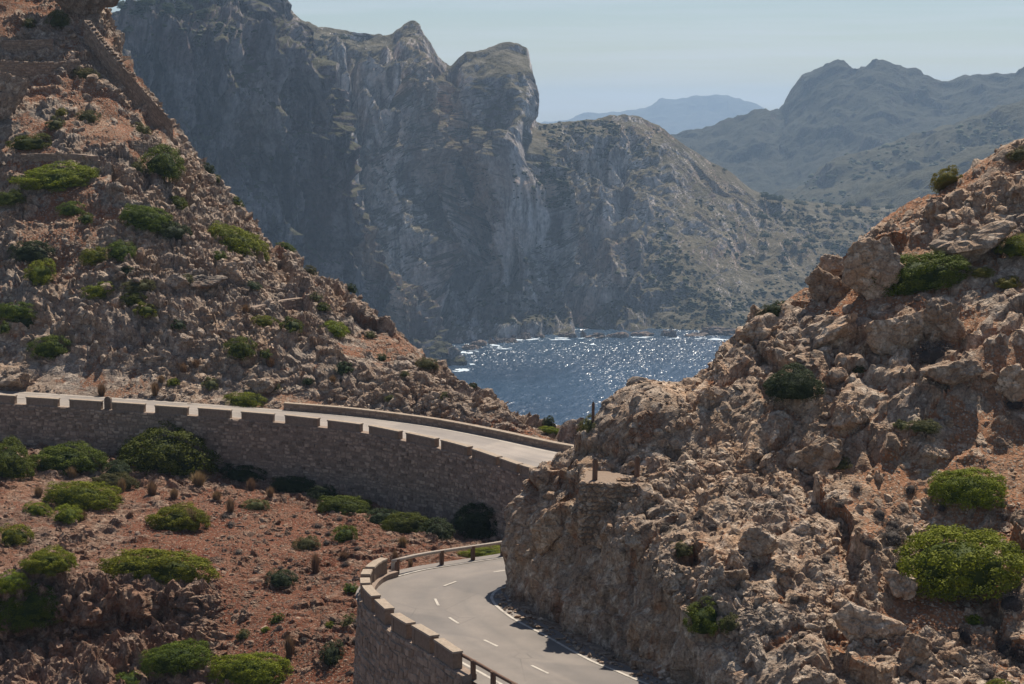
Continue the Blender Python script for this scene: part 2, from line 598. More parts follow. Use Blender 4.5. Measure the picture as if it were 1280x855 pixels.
def rows_from(cols, spec):
    """cols: list of px; spec: list of rows, each a list of (py, Z) per column"""
    return np.array([[P(px, y, z) for px, (y, z) in zip(cols, r)] for r in spec])

# --- towering sea cliff on the near side of the cove
cA = [40, 110, 150, 190, 250, 300, 318, 332, 362, 395, 412, 440, 470, 510, 545, 575]
topA = [75, 66, 60, 53, 56, 57, 58, 61, 70, 118, 210, 270, 322, 384, 440, 478]
zbA = [1130, 1160, 1180, 1200, 1225, 1250, 1258, 1265, 1285, 1312, 1322, 1340, 1355, 1374, 1388, 1400]
spec = []
def ybase(Z, z=-6.0):
    return YH + (CAMZ - z) * F / Z
spec.append([(ybase(Z), Z) for Z in zbA])
for hf, zf in ((0.06, 10), (0.35, 18), (0.7, 28), (0.92, 34), (1.0, 44)):
    spec.append([(ybase(Z) + (t - ybase(Z)) * hf, Z + zf * (1.0 if k < 9 else 0.8)) for k, (Z, t) in enumerate(zip(zbA, topA))])
led = [44, 38, 36, 32, 22, 8, -6, 60, 72, 135, 235, 290, 345, 405, 455, 485]
spec.append([(t * 0.55 + l * 0.45, Z + 95) for Z, t, l in zip(zbA, topA, led)])
spec.append([(l, Z + 150) for Z, l in zip(zbA, led)])
led2 = [34, 32, 30, 22, 8, -14, -30, 75, 90, 170, 270, 330, 385, 445, 480, 500]
spec.append([(l, Z + (165 if k < 7 else 175)) for k, (Z, l) in enumerate(zip(zbA, led2))])
spec.append([(330, Z + 330) for Z in zbA])
GA = sheet(rows_from(cA, spec), 1.7, rmul=[1, 1, 1, 1, 1, 0.8, 0.7, 0.4, 0.12])
def edA(nr, nc):
    return np.ones(nr * nc)
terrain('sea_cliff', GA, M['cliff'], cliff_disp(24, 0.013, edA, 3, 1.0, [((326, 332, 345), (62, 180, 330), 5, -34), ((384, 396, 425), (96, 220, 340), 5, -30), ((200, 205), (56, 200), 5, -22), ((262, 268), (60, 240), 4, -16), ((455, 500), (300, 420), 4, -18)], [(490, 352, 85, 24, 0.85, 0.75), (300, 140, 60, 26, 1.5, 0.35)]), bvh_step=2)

# --- main cliff, tooth peak and headland round the far side of the cove
cB = [300, 340, 380, 430, 480, 505, 520, 540, 562, 590, 630, 652, 661, 667, 690, 740, 790, 820, 850, 890, 915, 945, 1000, 1060, 1130, 1200, 1300]
rdB = [8, 24, 45, 52, 56, 48, 48, 76, 102, 83, 69, 74, 84, 156, 165, 161, 152, 165, 186, 209, 221, 242, 252, 258, 262, 262, 262]
zb = np.interp(cB, [300, 480, 540, 600, 660, 740, 850, 890, 1000, 1300], [1495, 1505, 1528, 1552, 1588, 1615, 1640, 1628, 1660, 1750])
zr = np.interp(cB, [300, 480, 560, 661, 667, 740, 850, 1000, 1300], [1700, 1730, 1755, 1772, 1800, 1840, 1900, 1990, 2100])
spec = []
hfr = [0, 0.05, 0.12, 0.35, 0.62, 0.86, 1.0]
zc = [0, 0.12, 0.30, 0.42, 0.58, 0.80, 1.0]
zh = [0, 0.02, 0.12, 0.38, 0.66, 0.88, 1.0]
for k in range(7):
    row = []
    for px, t, a, b in zip(cB, rdB, zb, zr):
        w = min(1, max(0, (px - 760) / 120))
        zz = a + (b - a) * (zc[k] * (1 - w) + zh[k] * w)
        h0, h1 = -6.0, CAMZ + (YH - t) * b / F
        h = h0 + (h1 - h0) * hfr[k]
        row.append((YH + (CAMZ - h) * F / zz, zz))
    spec.append(row)
spec.append([(t + 6, b + 45) for t, b in zip(rdB, zr)])
spec.append([(YH + (CAMZ - 5) * F / (b + 330), b + 330) for b in zr])
# gully between the ridge and the tooth, and buttress below the tooth
GBc = rows_from(cB, spec)
for j, px in enumerate(cB):
    for k, (amt) in enumerate([0, 0, 10, 45, 60, 35, 0, 0, 0]):
        g = math.exp(-((px - 560) / 45.0) ** 2) - 0.6 * math.exp(-((px - 655) / 28.0) ** 2) - 0.5 * math.exp(-((px - 450) / 50.0) ** 2) + 0.5 * math.exp(-((px - 735) / 45.0) ** 2)
        GBc[k, j, 1] += amt * g
GB = sheet(GBc, 1.9, rmul=[1, 1, 1, 1, 1, 1, 0.4, 0.1], cmul=[0.5] + [1] * 22 + [0.7, 0.3, 0.2])
def edB(nr, nc):
    h = GB[..., 2]
    top = h.max(0, keepdims=True)
    rel = h / top
    k = 1 - 0.8 * sstep(0.80, 0.99, rel)
    px, py = to_px(GB)
    k = k * (1 - 0.6 * sstep(590, 625, px) * sstep(700, 675, px) * sstep(185, 160, py))
    k = k * (1 - 0.72 * sstep(760, 860, px))
    return (k * np.where(h < 12, 0.5, 1.0)).ravel()
terrain('headland', GB, M['headland'], cliff_disp(34, 0.0085, edB, 5, 1.0, [((566, 590, 600), (104, 200, 300), 7, -45), ((664, 655, 640), (156, 230, 330), 7, -50), ((430, 450, 470), (58, 150, 300), 6, -30), ((490, 505), (60, 190), 5, -26), ((540, 552), (250, 400), 6, -30), ((700, 720), (240, 400), 6, -26)], [(562, 175, 95, 30, 1.15, 0.9), (660, 235, 40, 16, 0.5, 0.6), (800, 165, 60, 12, 0.1, 0.7), (900, 240, 60, 16, 0.6, 0.5), (930, 310, 150, 80, 0.4, 0.42)]), bvh_step=2)  # tan patch below the notch: sunlit face painted into the rock colour

# --- mountains beyond
def mountain(name, cols, ridge, Zb, Zr, mat, amp, sc, seed, res, zback=500):
    spec = []
    for hf, zf in ((0, 0), (0.3, 0.36), (0.6, 0.66), (0.85, 0.88), (1, 1)):
        row = []
        for t in ridge:
            z = Zb + (Zr - Zb) * zf
            h1 = CAMZ + (YH - t) * Zr / F
            h = -5 + (h1 + 5) * hf
            row.append((YH + (CAMZ - h) * F / z, z))
        spec.append(row)
    spec.append([(t + 4, Zr + zback * 0.2) for t in ridge])
    spec.append([(YH + (CAMZ + 5) * F / (Zr + zback), Zr + zback) for t in ridge])
    G = sheet(rows_from(cols, spec), res)
    return terrain(name, G, mat, cliff_disp(amp, sc, None, seed), bvh_step=3)
mountain('mountain', [780, 820, 850, 901, 935, 952, 972, 982, 1003, 1026, 1048, 1067, 1099, 1121, 1142, 1182, 1209, 1223, 1280, 1340, 1450],
         [215, 195, 178, 157, 147, 142, 147, 142, 116, 98, 88, 91, 81, 91, 99, 108, 104, 99, 82, 76, 70], 2900, 3700, M['mountain'], 22, 0.0045, 11, 7)
mountain('mountain', [930, 960, 996, 1030, 1064, 1121, 1175, 1230, 1280, 1360, 1450],
         [262, 250, 235, 219, 203, 184, 163, 146, 132, 120, 110], 2300, 2750, M['brown_hill'], 15, 0.006, 12, 6)
mountain('mountain', [1040, 1080, 1120, 1190, 1230, 1280, 1360, 1450],
         [262, 248, 232, 204, 194, 184, 170, 160], 2150, 2420, M['brown_hill'], 12, 0.008, 13, 6)
mountain('mountain', [560, 640, 690, 720, 760, 800, 825, 850, 880, 905, 920, 940, 960, 990, 1040],
         [168, 161, 155, 148, 142, 139, 136, 132, 130, 126, 124, 130, 140, 152, 165], 10400, 11300, M['mountain'], 50, 0.0014, 14, 26, 700)

# ================================================================== roads (world paths from the photo)
def zroad(y):                     # lower road
    return CAMZ + np.interp(y, [70, 90, 108, 125], [-25.1, -24.7, -24.2, -23.5])
def road_pt(px, py, dz=0.0):
    z = CAMZ - 24.5
    for _ in range(6):
        p = at_height(px, py, z + dz)
        z = zroad(p[1])
    p[2] = z
    return p
def spline(pts, step=0.4):
    pts = np.asarray(pts, float)
    ns = [max(2, int(np.linalg.norm(b - a) / step)) for a, b in zip(pts[:-1], pts[1:])]
    return catmull(pts, ns)
def resample(path, n=None, step=None):
    d = np.concatenate([[0], np.cumsum(np.linalg.norm(np.diff(path, axis=0), axis=1))])
    if n is None:
        n = max(2, int(d[-1] / step) + 1)
    s = np.linspace(0, d[-1], n)
    return np.stack([np.interp(s, d, path[:, k]) for k in range(3)], 1)
def offset(path, d):
    t = np.gradient(path[:, :2], axis=0)
    t /= np.linalg.norm(t, axis=1, keepdims=True) + 1e-9
    o = path.copy()
    o[:, 0] += t[:, 1] * d       # to the right of travel
    o[:, 1] -= t[:, 0] * d
    return o
# lower road, travelling from the bottom of the picture round the bend and behind the rock
def ext(p, q, d):                 # continue from p through q by d metres
    v = (q - p) / np.linalg.norm(q - p)
    return q + v * d
low_out_px = [(645, 866), (626, 855), (601, 841), (577, 828)]
a_, b_ = [road_pt(*q) for q in ((577, 828), (645, 866))]
outer = [ext(a_, b_, 22), ext(a_, b_, 10)] + [road_pt(*q) for q in low_out_px]
outer += [road_pt(*q) for q in ((545, 809), (513, 790), (485, 769), (470, 754), (466.5, 744), (469.5, 735), (479, 726), (498, 720), (528, 712.5), (558, 707.4), (601, 701), (639, 695))]
e0, e1 = outer[-2], outer[-1]
outer += [ext(e0, e1, 6) + np.array((0, -0.2, 0.2)), ext(e0, e1, 13) + np.array((0, -0.6, 0.5)), ext(e0, e1, 19) + np.array((0, 1.0, 0.8))]
a_, b_ = [road_pt(*q) for q in ((743, 828), (807, 854.5))]
inner = [ext(a_, b_, 20), ext(a_, b_, 9)] + [road_pt(*q) for q in ((807, 854.5), (771, 839), (743, 828), (714, 813), (682, 794.6), (657, 782), (641, 773), (627, 763), (618.5, 755), (614.5, 747.5), (618, 740.5), (633, 733.7))]
e0, e1 = inner[-2], inner[-1]
inner += [e1 + np.array((3.0, 1.0, 0.1)), e1 + np.array((9, 3.4, 0.4)), e1 + np.array((16, 6.5, 0.8))]
outer, inner = spline(outer), spline(inner)

def strip_mesh(name, A, B, mat, nc=6, lift=0.0, crown=0.0):
    n = len(A)
    t = np.linspace(0, 1, nc + 1)[None, :, None]
    G = A[:, None] * (1 - t) + B[:, None] * t
    G[..., 2] += lift + crown * (1 - (2 * t[..., 0] - 1) ** 2)
    return mesh_np(name, G.reshape(-1, 3), grid_faces(n, nc + 1)[:, ::-1], mat)

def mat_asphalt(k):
    t = NT('asphalt')
    n1 = t.noise(0.5, 5, 0.6)
    n2 = t.noise(30, 3, 0.7)
    c = t.mix(t.rmap(n1, 0.35, 0.65), (0.185, 0.155, 0.13), (0.23, 0.193, 0.16))
    c = t.mix(t.rmap(t.noise(2.6, 6, 0.7), 0.58, 0.75, 0, 0.35), c, (0.30, 0.25, 0.20))
    crack = t.rmap(t.voro(0.33, 'DISTANCE_TO_EDGE', t.map((1, 1, 1))), 0.0, 0.012, 1, 0)
    crack = t.math('MULTIPLY', crack, t.rmap(t.noise(0.2, 3), 0.48, 0.58))
    c = t.mix(t.math('MULTIPLY', crack, 0.55), c, (0.08, 0.07, 0.06))
    # tyre-polished tracks carried by the wheel attribute
    c = t.mix(t.math('MULTIPLY', t.attr('track'), t.rmap(t.noise(0.8, 4), 0.3, 0.7, 0.2, 0.6)), c, (0.13, 0.115, 0.10))
    c = t.mix(t.math('MULTIPLY', t.attr('patch'), 0.5), c, (0.12, 0.105, 0.095))
    c = t.hsv(c, v=t.rmap(t.noise(0.16, 5, 0.65), 0.3, 0.7, 0.78, 1.2))
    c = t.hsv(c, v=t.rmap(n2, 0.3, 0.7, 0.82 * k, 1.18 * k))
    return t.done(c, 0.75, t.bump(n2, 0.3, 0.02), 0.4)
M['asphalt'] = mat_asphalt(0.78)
M['sheen_tinted_asphalt'] = mat_asphalt(1.15)  # same asphalt made lighter: grazing sheen on the upper road painted into the colour
def mat_paint():
    t = NT('road_paint')
    w = t.rmap(t.noise(3.0, 6, 0.75), 0.48, 0.66)
    c = t.mix(w, (0.44, 0.395, 0.33), (0.23, 0.20, 0.17))
    return t.done(c, 0.7, None, 0.3)
M['paint'] = mat_paint()

def road(name, A, B, n, nc=24, mat='asphalt'):
    A, B = resample(A, n), resample(B, n)
    t = np.linspace(0, 1, nc + 1)[None, :, None]
    G = A[:, None] * (1 - t) + B[:, None] * t
    tt = np.broadcast_to(t[..., 0], G.shape[:2])
    tr = sum(np.exp(-((tt - c) / 0.035) ** 2) for c in (0.16, 0.36, 0.62, 0.83))
    pt = np.zeros(G.shape[:2])
    for (i0, i1, j0, j1) in ((40, 57, 13, 21), (66, 74, 3, 11), (88, 104, 12, 22), (24, 30, 4, 12), (112, 128, 2, 10)):
        pt[i0:i1, j0:j1] = 1
    pt[:, 11] = np.maximum(pt[:, 11], 0.5)
    me = mesh_np(name, G.reshape(-1, 3), grid_faces(n, nc + 1)[:, ::-1], M[mat], {'track': tr.ravel(), 'patch': pt.ravel()}, True)
    return obj(name, me, kind='structure'), G

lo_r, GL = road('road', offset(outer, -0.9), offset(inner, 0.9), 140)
def line_on(name, path, w, parent, lift=0.012, mat='paint'):
    path = resample(path, step=0.35)
    A, B = offset(path, -w / 2), offset(path, w / 2)
    me = strip_mesh(name, A, B, M[mat], 2, lift)
    return obj(name, me, parent)
line_on('edge_line', outer, 0.15, lo_r)
line_on('edge_line', inner, 0.15, lo_r)
for (x0, y0, x1, y1) in ((664.6, 832, 685.5, 842), (605, 800, 622, 808), (561.5, 772, 573, 779.5), (543.8, 748.5, 548, 757), (555, 732.5, 570, 727), (617, 715, 638, 712)):
    pa, pb = road_pt(x0, y0), road_pt(x1, y1)
    line_on('centre_dash', np.array([pa, (pa + pb) / 2, pb]), 0.13, lo_r)

# upper road
def up_pt(px, py, z):
    return at_height(px, py, CAMZ + z)
near_px = [(-260, 488, -20.2), (-120, 497, -20.5), (0, 504.5, -20.8), (150, 514, -21.15), (290, 524, -21.5), (349, 529, -21.7), (403, 535, -21.85), (454, 541.5, -22.0), (502, 551, -22.2),
           (546, 560.5, -22.38), (587, 571.5, -22.55), (621, 583, -22.68), (659, 596, -22.8)]
up_near = [up_pt(*q) for q in near_px]
up_near += [up_near[-1] + np.array((3.2, -3.4, -0.15)), up_near[-1] + np.array((7.5, -6.0, -0.4)), up_near[-1] + np.array((13, -6.5, -0.7))]
up_near = spline(up_near)
far_px = [(-260, 474, -20.0), (-120, 481, -20.3), (0, 488, -20.6), (140, 497, -20.95), (270, 506, -21.3), (349, 512.0, -21.55), (440, 519.5, -21.85), (539, 532, -22.2), (619, 547, -22.55), (693, 563, -22.85)]
up_far = [up_pt(*q) for q in far_px]
up_far += [up_far[-1] + np.array((3.5, -2.8, -0.15)), up_far[-1] + np.array((8.5, -8, -0.35)), up_far[-1] + np.array((13, -15, -0.6))]
up_far = spline(up_far)
up_r, GU = road('road', offset(up_near, -0.68), offset(up_far, -0.1), 150, 24, 'sheen_tinted_asphalt')
mid = (resample(up_near, 200) + resample(up_far, 200)) / 2
line_on('edge_line', resample(up_near, 200) * 0.9 + resample(up_far, 200) * 0.1, 0.12, up_r)
line_on('edge_line', resample(up_near, 200) * 0.09 + resample(up_far, 200) * 0.91, 0.12, up_r)
dm = np.concatenate([[0], np.cumsum(np.linalg.norm(np.diff(mid, axis=0), axis=1))])
s0 = 1.0
while s0 < dm[-1] - 3:
    sel = np.linspace(s0, s0 + 2.0, 6)
    line_on('centre_dash', np.stack([np.interp(sel, dm, mid[:, k]) for k in range(3)], 1), 0.12, up_r)
    s0 += 7.5

# ================================================================== near terrain
def hill_disp(seed, rock_lo=-0.25, rock_hi=0.3, block=1.7, amp=1.0, ledge=0.0, ledge_h=2.3, dip=(0, 0, 1), soilb=0.0, edge=None, extra=None, strike=(1, 0, 0), stretch=1.8):
    st = np.array(strike, float)
    st /= np.linalg.norm(st)
    dip = np.array(dip, float)
    dip /= np.linalg.norm(dip)
    def f(p, n, nr, nc):
        wv = np.stack([fbm(p * 0.5, 3, seed=seed + 60 + k) for k in range(3)], 1)
        rk = sstep(rock_lo, rock_hi, fbm(p * 0.11, 4, 0.55, seed=seed + 1) + 0.35 * fbm(p * 0.45, 3, seed=seed + 2))
        pb = p - (1 - 1 / stretch) * (p @ st)[:, None] * st
        q = (pb + wv * 0.5)
        f1, f2, c1, t1 = cells(q / block, seed + 3, tilt=True)
        e1 = np.clip((f2 - f1) * 4.5, 0, 1)
        g1, g2, c2, t2 = cells((q + wv * 0.2) / (block * 0.40), seed + 4, tilt=True)
        e2 = np.clip((g2 - g1) * 4.0, 0, 1)
        h1, h2, c3 = cells((p + wv * 0.12) / (block * 0.17), seed + 5)
        e3 = np.clip((h2 - h1) * 2.5, 0, 1)
        rub = 0.2 + 0.8 * sstep(-0.15, 0.35, fbm(p * 0.19 + 5, 3, seed=seed + 33))
        e2, e3 = e2 * (0.35 + 0.65 * rub), e3 * rub
        d = rk * block * amp * (e1 * (0.10 + 0.30 * c1 + 0.55 * t1) + e2 * (0.05 + 0.12 * c2 + 0.24 * t2))
        d += (0.35 + 0.65 * rk) * e3 * c3 * 0.14 * amp
        d += 0.45 * amp * fbm(p * 0.22, 3, seed=seed + 6) + 0.05 * fbm(p * 3.2, 3, 0.6, seed=seed + 7)
        if ledge:
            s = (p @ dip) / ledge_h + 0.55 * fbm(p * 0.16, 3, seed=seed + 8)
            fr = s - np.floor(s)
            lm = sstep(-0.5, 0.35, fbm(p * 0.09 + 31, 3, seed=seed + 10))
            d += ledge * (fr - 0.5) * (0.35 + 0.65 * lm)
        soil = 1 - rk * np.clip(0.35 + e1 * 0.9, 0, 1) - 0.35 * e3 * c3
        soil = np.clip(soil + soilb + 0.25 * fbm(p * 0.25, 3, seed=seed + 12), 0, 1)
        if extra is not None:
            d, soil = extra(p, d, soil)
        if edge is not None:
            d = d * edge(nr, nc)
        return d, {'soil': soil, 'tint': np.clip(0.5 * c1 + 0.35 * c2 + 0.25 * c3 - 0.05, 0, 1)}
    return f

# --- hillside above the upper road
far_s = resample(up_far, 400)
fpx, _ = to_px(far_s)
def far_at(px):
    k = int(np.argmin(np.abs(fpx[:int(len(fpx) * 0.92)] - px)))
    return far_s[k]
hillc = [(-240, -190, -70, 214, 0), (-110, -80, -55, 211, 0), (0, 20, -42, 208, 0), (120, 85, -10, 203, .15), (200, 128, 32, 199, 1), (285, 165, 103, 195, 1), (365, 215, 171, 190, 1),
         (435, 268, 241, 184, 1), (495, 333, 305, 177, 1), (545, 400, 358, 171, 1), (595, 470, 404, 163, 1), (635, 545, 462, 156, 1), (670, 608, 500, 150.5, 1), (705, 662, 531, 146, 1), (735, 713, 556, 142, 1), (775, 760, 580, 138, 1)]
rows = [[] for _ in range(10)]
for b, tx, ty, tz, wr in hillc:
    base = far_at(min(b, 700)) + np.array((max(0, b - 700) / F * 135, 0, 0))
    top = P(tx, ty, tz)
    rows[0].append(base + np.array((-0.1, -1.2, -1.2)))
    rows[1].append(base + np.array((0, 0.35, -0.06)))
    rows[2].append(base * 0.95 + top * 0.05 + np.array((0, 0.3, -0.15)))
    for k, t in enumerate((0.25, 0.5, 0.75)):
        q = base * (1 - t) + top * t
        q = q + np.array((0, -1.0, 0.6)) * math.sin(math.pi * t) * 0.8
        rows[3 + k].append(q)
    rows[6].append(top)
    rows[7].append(top + (np.array((0.6, 3.0, -1.6)) * wr + np.array((0, 4, 1.0)) * (1 - wr)))
    rows[8].append(top + np.array((-0.5, 14, -14)))
    rows[9].append(top + np.array((-8, 80, -110)))
GH = sheet(np.array(rows), 0.165, 260, rmul=[0.6, 1, 1, 1, 1, 1, 0.7, 0.2, 0.05], cmul=[0.25, 0.7] + [1] * 13)
def edgeH(nr, nc):
    v = np.ones((nr, nc))
    v[:12] = 0.0
    v[12:40] = np.linspace(0, 1, 28)[:, None]
    return v.ravel()
hill_o, QH = terrain('hillside', GH, M['rock_left'], hill_disp(21, -0.55, 0.15, 1.05, 1.05, 1.3, 2.4, (0, -0.15, 1), -0.14, edgeH), bvh_step=1)

# --- slope below the upper wall
lc = [-300, -120, 0, 100, 200, 300, 400, 500, 600, 680, 760]
LR = [
    [(530, 144), (540, 143.5), (548, 143), (562, 142.5), (577, 142), (592, 140.5), (610, 138.5), (637, 135.5), (664, 130), (688, 123), (705, 118)],
    [(543, 141), (552, 140.5), (560, 140), (574, 139.5), (588, 139), (603, 137.5), (621, 135.5), (648, 132.5), (673, 127.5), (696, 121), (712, 116.5)],
    [(600, 131), (607, 131), (615, 130), (625, 130), (635, 129.5), (641, 129), (655, 128), (676, 125), (693, 121), (716, 116), (733, 112)],
    [(680, 120), (685, 120), (690, 119.5), (697, 119.2), (702, 119), (707, 118.5), (717, 117.2), (733, 113.5), (753, 108.5), (778, 104.5), (803, 100.5)],
    [(722, 113.5), (727, 113), (735, 112.5), (742, 112.4), (736, 113), (752, 111.5), (766, 110), (793, 105), (823, 99), (853, 94), (883, 90)],
    [(815, 111), (818, 110.8), (818, 110.6), (815, 110.6), (797, 111.2), (786, 108.5), (800, 106), (832, 101.5), (863, 95.5), (893, 90.5), (925, 86)],
    [(880, 103), (878, 103), (876, 103), (874, 103), (871, 103), (862, 102.5), (867, 100.5), (903, 95), (935, 89.5), (968, 84.5), (1005, 79.5)],
    [(1050, 85), (1050, 85), (1050, 85), (1050, 85), (1050, 85), (1045, 85), (1050, 83), (1060, 80), (1095, 76), (1130, 72), (1170, 68)],
    [(1500, 58), (1500, 58), (1500, 58), (1500, 58), (1500, 58), (1500, 58), (1500, 57), (1500, 56), (1500, 54), (1500, 52), (1500, 50)],
]
GLs = sheet(rows_from(lc, LR)[::-1], 0.15, 150, rmul=[0.15, 0.25, 1, 1, 1, 1, 1, 1], cmul=[0.2, 0.8, 1, 1, 1, 1, 1, 0.8, 0.5, 0.4])
def extraL(p, d, soil):
    px, py = to_px(p)
    oc = sstep(300, 250, px) * sstep(715, 735, py) * sstep(880, 850, py)
    red = sstep(230, 330, px) * sstep(590, 640, py) + 0.3 * sstep(560, 640, py)
    d = d * (0.45 + 0.9 * np.maximum(oc, sstep(300, 120, px) * 0.4)) + oc * 0.5 * ridged(p * np.array((0.5, 0.5, 0.2)), 4, 0.55, 88)
    wv_ = np.stack([fbm(p * 0.9, 2, seed=170 + k) for k in range(3)], 1) * 0.35
    k1, k2, kc = cells((p + wv_) * np.array((0.85, 0.85, 0.5)), 171)
    k3, k4, kd = cells((p + wv_) * np.array((2.3, 2.3, 1.5)), 172)
    d = d + oc * (np.clip((k2 - k1) * 2.5, 0, 1) ** 0.5 * (0.3 + 0.7 * kc) * 0.95 + np.clip((k4 - k3) * 2.5, 0, 1) ** 0.5 * kd * 0.3 - 0.5)
    return d, np.clip(soil + 0.30 * red - 0.9 * oc - 0.55 * sstep(260, 120, px), 0, 1)
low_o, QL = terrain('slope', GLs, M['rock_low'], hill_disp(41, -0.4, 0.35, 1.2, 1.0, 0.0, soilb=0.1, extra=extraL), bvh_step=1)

# --- rocky hill and road cutting on the right
RC = [
    # foot, face, lip, slope, ridge
    [(700, 735, 106.8), (700, 690, 106.3), (700, 650, 106), (700, 620, 105.5), (702, 600, 105)],
    [(634, 752, 101), (639, 703, 101.2), (645, 652, 101.5), (654, 622, 102.2), (668, 603, 103)],
    [(652, 768, 98.8), (660, 708, 99.2), (676, 650, 99.8), (698, 612, 101.0), (722, 561, 102.8)],
    [(700, 794, 94.8), (708, 735, 95.4), (728, 662, 96.3), (745, 602, 98.5), (760, 512, 102.0)],
    [(770, 830, 90), (775, 765, 90.7), (800, 690, 91.8), (835, 590, 97), (868, 474, 104.5)],
    [(860, 872, 85.2), (855, 803, 86), (880, 722, 88), (930, 590, 96.5), (975, 384, 111)],
    [(950, 914, 81.5), (940, 847, 82.3), (985, 755, 86), (1040, 590, 96), (1080, 306, 113.5)],
    [(1040, 955, 78.5), (1035, 895, 79.5), (1090, 782, 85), (1150, 590, 95.5), (1175, 240, 115)],
    [(1180, 1015, 75), (1150, 940, 76.5), (1220, 805, 83.5), (1270, 590, 95), (1285, 182, 117)],
    [(1400, 1110, 70), (1380, 1010, 72), (1400, 830, 82.5), (1420, 590, 94.5), (1440, 130, 119)],
    [(1700, 1230, 64), (1680, 1100, 68), (1680, 850, 81), (1680, 590, 94), (1700, 60, 121)],
]
rows = [[] for _ in range(11)]
for k, c in enumerate(RC):
    p = [P(*q) for q in c]
    rows[0].append(p[0] + np.array((0, -0.15, -1.2)))
    rows[1].append(p[0])
    rows[2].append(p[1])
    rows[3].append(p[2])
    rows[4].append(p[2] * 0.5 + p[3] * 0.5)
    rows[5].append(p[3])
    rows[6].append(p[3] * 0.5 + p[4] * 0.5 + np.array((0, -0.4, 0.5)))
    rows[7].append(p[4])
    rows[8].append(p[4] + np.array((0.9, 1.4, -1.3)))
    rows[9].append(p[4] + np.array((2.2, 3.0, -7.5)))
    rows[10].append(p[4] + np.array((8, 10, -34)))
GR = sheet(np.array(rows), 0.135, 220, rmul=[0.7, 1, 1, 1, 1, 1, 1, 0.6, 0.15, 0.05], cmul=[0.4, 1, 1, 1, 1, 1, 1, 1, 0.5, 0.15])
def extraR(p, d, soil):
    px, py = to_px(p)
    # smoother, water-worn cut rock low on the face
    lip = np.interp(px, [630, 700, 760, 850, 930, 1000], [560, 640, 690, 760, 830, 900])
    cut = sstep(-10, 50, py - lip)
    vert = ridged(p * np.array((0.75, 0.75, 0.16)) + 3.3, 4, 0.5, 77)
    boss = sstep(690, 730, px) * sstep(900, 840, px) * sstep(600, 560, py)
    q1, q2, qc = cells(p * np.array((0.7, 0.7, 0.4)) + 0.3 * vert[:, None], 178)
    q3, q4, qd = cells(p * np.array((2.2, 2.2, 1.2)) + 0.4 * vert[:, None], 179)
    d = d * (1 - 0.72 * cut) * (1 - 0.72 * boss) + cut * (0.42 * vert + 0.5 * np.clip((q2 - q1) * 2, 0, 1) * qc + 0.2 * np.clip((q4 - q3) * 2, 0, 1) * qd)
    d += 1.5 * np.exp(-((px - 818) / 48) ** 2 - ((py - 522) / 36) ** 2)
    seam = np.abs(py - np.interp(px, [690, 740, 790, 830, 870], [585, 562, 585, 600, 575]))
    d -= 0.5 * np.exp(-(seam / 7.0) ** 2) * boss
    return d, np.clip(soil - 0.9 * cut - 0.8 * boss, 0, 1)
right_o, QR = terrain('rocky_hill', GR, M['rock_right'], hill_disp(61, -0.45, 0.25, 1.9, 0.62, 1.1, 2.4, (-0.35, -0.35, 1), 0.02, None, extraR, (19, 15, 9.4), 2.0), bvh_step=1)

# dusty verge below the cutting
mb_in = offset(inner, 0.85)
vg = strip_mesh('verge', resample(mb_in, 80), resample(offset(inner, 6.0), 80), M['rock_right'], 4, -0.03)
obj('verge', vg, kind='structure')

# ================================================================== masonry
def mat_masonry(name, a, b, joint=False):
    t = NT(name)
    c = t.mix(t.attr('tint'), a, b)
    c = t.mix(t.rmap(t.noise(1.1, 5, 0.7), 0.5, 0.75, 0, 0.45), c, (0.22, 0.14, 0.095))
    c = t.hsv(c, v=t.rmap(t.noise(7.0, 5, 0.65), 0.3, 0.7, 0.75, 1.2))
    return t.done(c, 0.9, t.bump(t.noise(14, 4, 0.65), 0.6, 0.03), 0.2)
M['masonry'] = mat_masonry('masonry', (0.17, 0.125, 0.096), (0.46, 0.345, 0.26))
M['mortar'] = mat_masonry('mortar', (0.25, 0.188, 0.145), (0.25, 0.188, 0.145))
M['coping'] = mat_masonry('coping', (0.33, 0.265, 0.20), (0.33, 0.265, 0.20))
M['dry_stone'] = mat_masonry('dry_stone', (0.22, 0.16, 0.115), (0.40, 0.30, 0.22))

def arclen(path):
    return np.concatenate([[0], np.cumsum(np.linalg.norm(np.diff(path, axis=0), axis=1))])
def frame_at(path, d, s):
    p = np.array([np.interp(s, d, path[:, k]) for k in range(3)])
    e = 0.15
    a = np.array([np.interp(s - e, d, path[:, k]) for k in range(3)])
    b = np.array([np.interp(s + e, d, path[:, k]) for k in range(3)])
    t = b - a
    t[2] = 0
    t /= np.linalg.norm(t) + 1e-9
    return p, t, np.array((t[1], -t[0], 0))       # point, along, right-hand normal

def wall_core(path, side, thick, top, depth_fn, batter, mat, name, parent):
    """side=+1: outer face to the right of travel."""
    d = arclen(path)
    n = max(3, int(d[-1] / 0.8))
    vs, fs = [], []
    for i, s in enumerate(np.linspace(0, d[-1], n)):
        p, t, nn = frame_at(path, d, s)
        nn = nn * side
        dp = depth_fn(s)
        z = np.array((0, 0, 1.0))
        vs += [p + nn * (batter * dp) + z * (top - dp), p - nn * thick + z * (top - dp), p - nn * thick + z * top, p + z * top]
        if i:
            a, b = (i - 1) * 4, i * 4
            for k in range(4):
                k2 = (k + 1) % 4
                fs.append((a + k, a + k2, b + k2, b + k))
    fs += [(0, 3, 2, 1), tuple((n - 1) * 4 + k for k in (0, 1, 2, 3))]
    mb = MB()
    mb.add(vs, fs)
    return obj(name, mb.mesh(name, mat), parent)

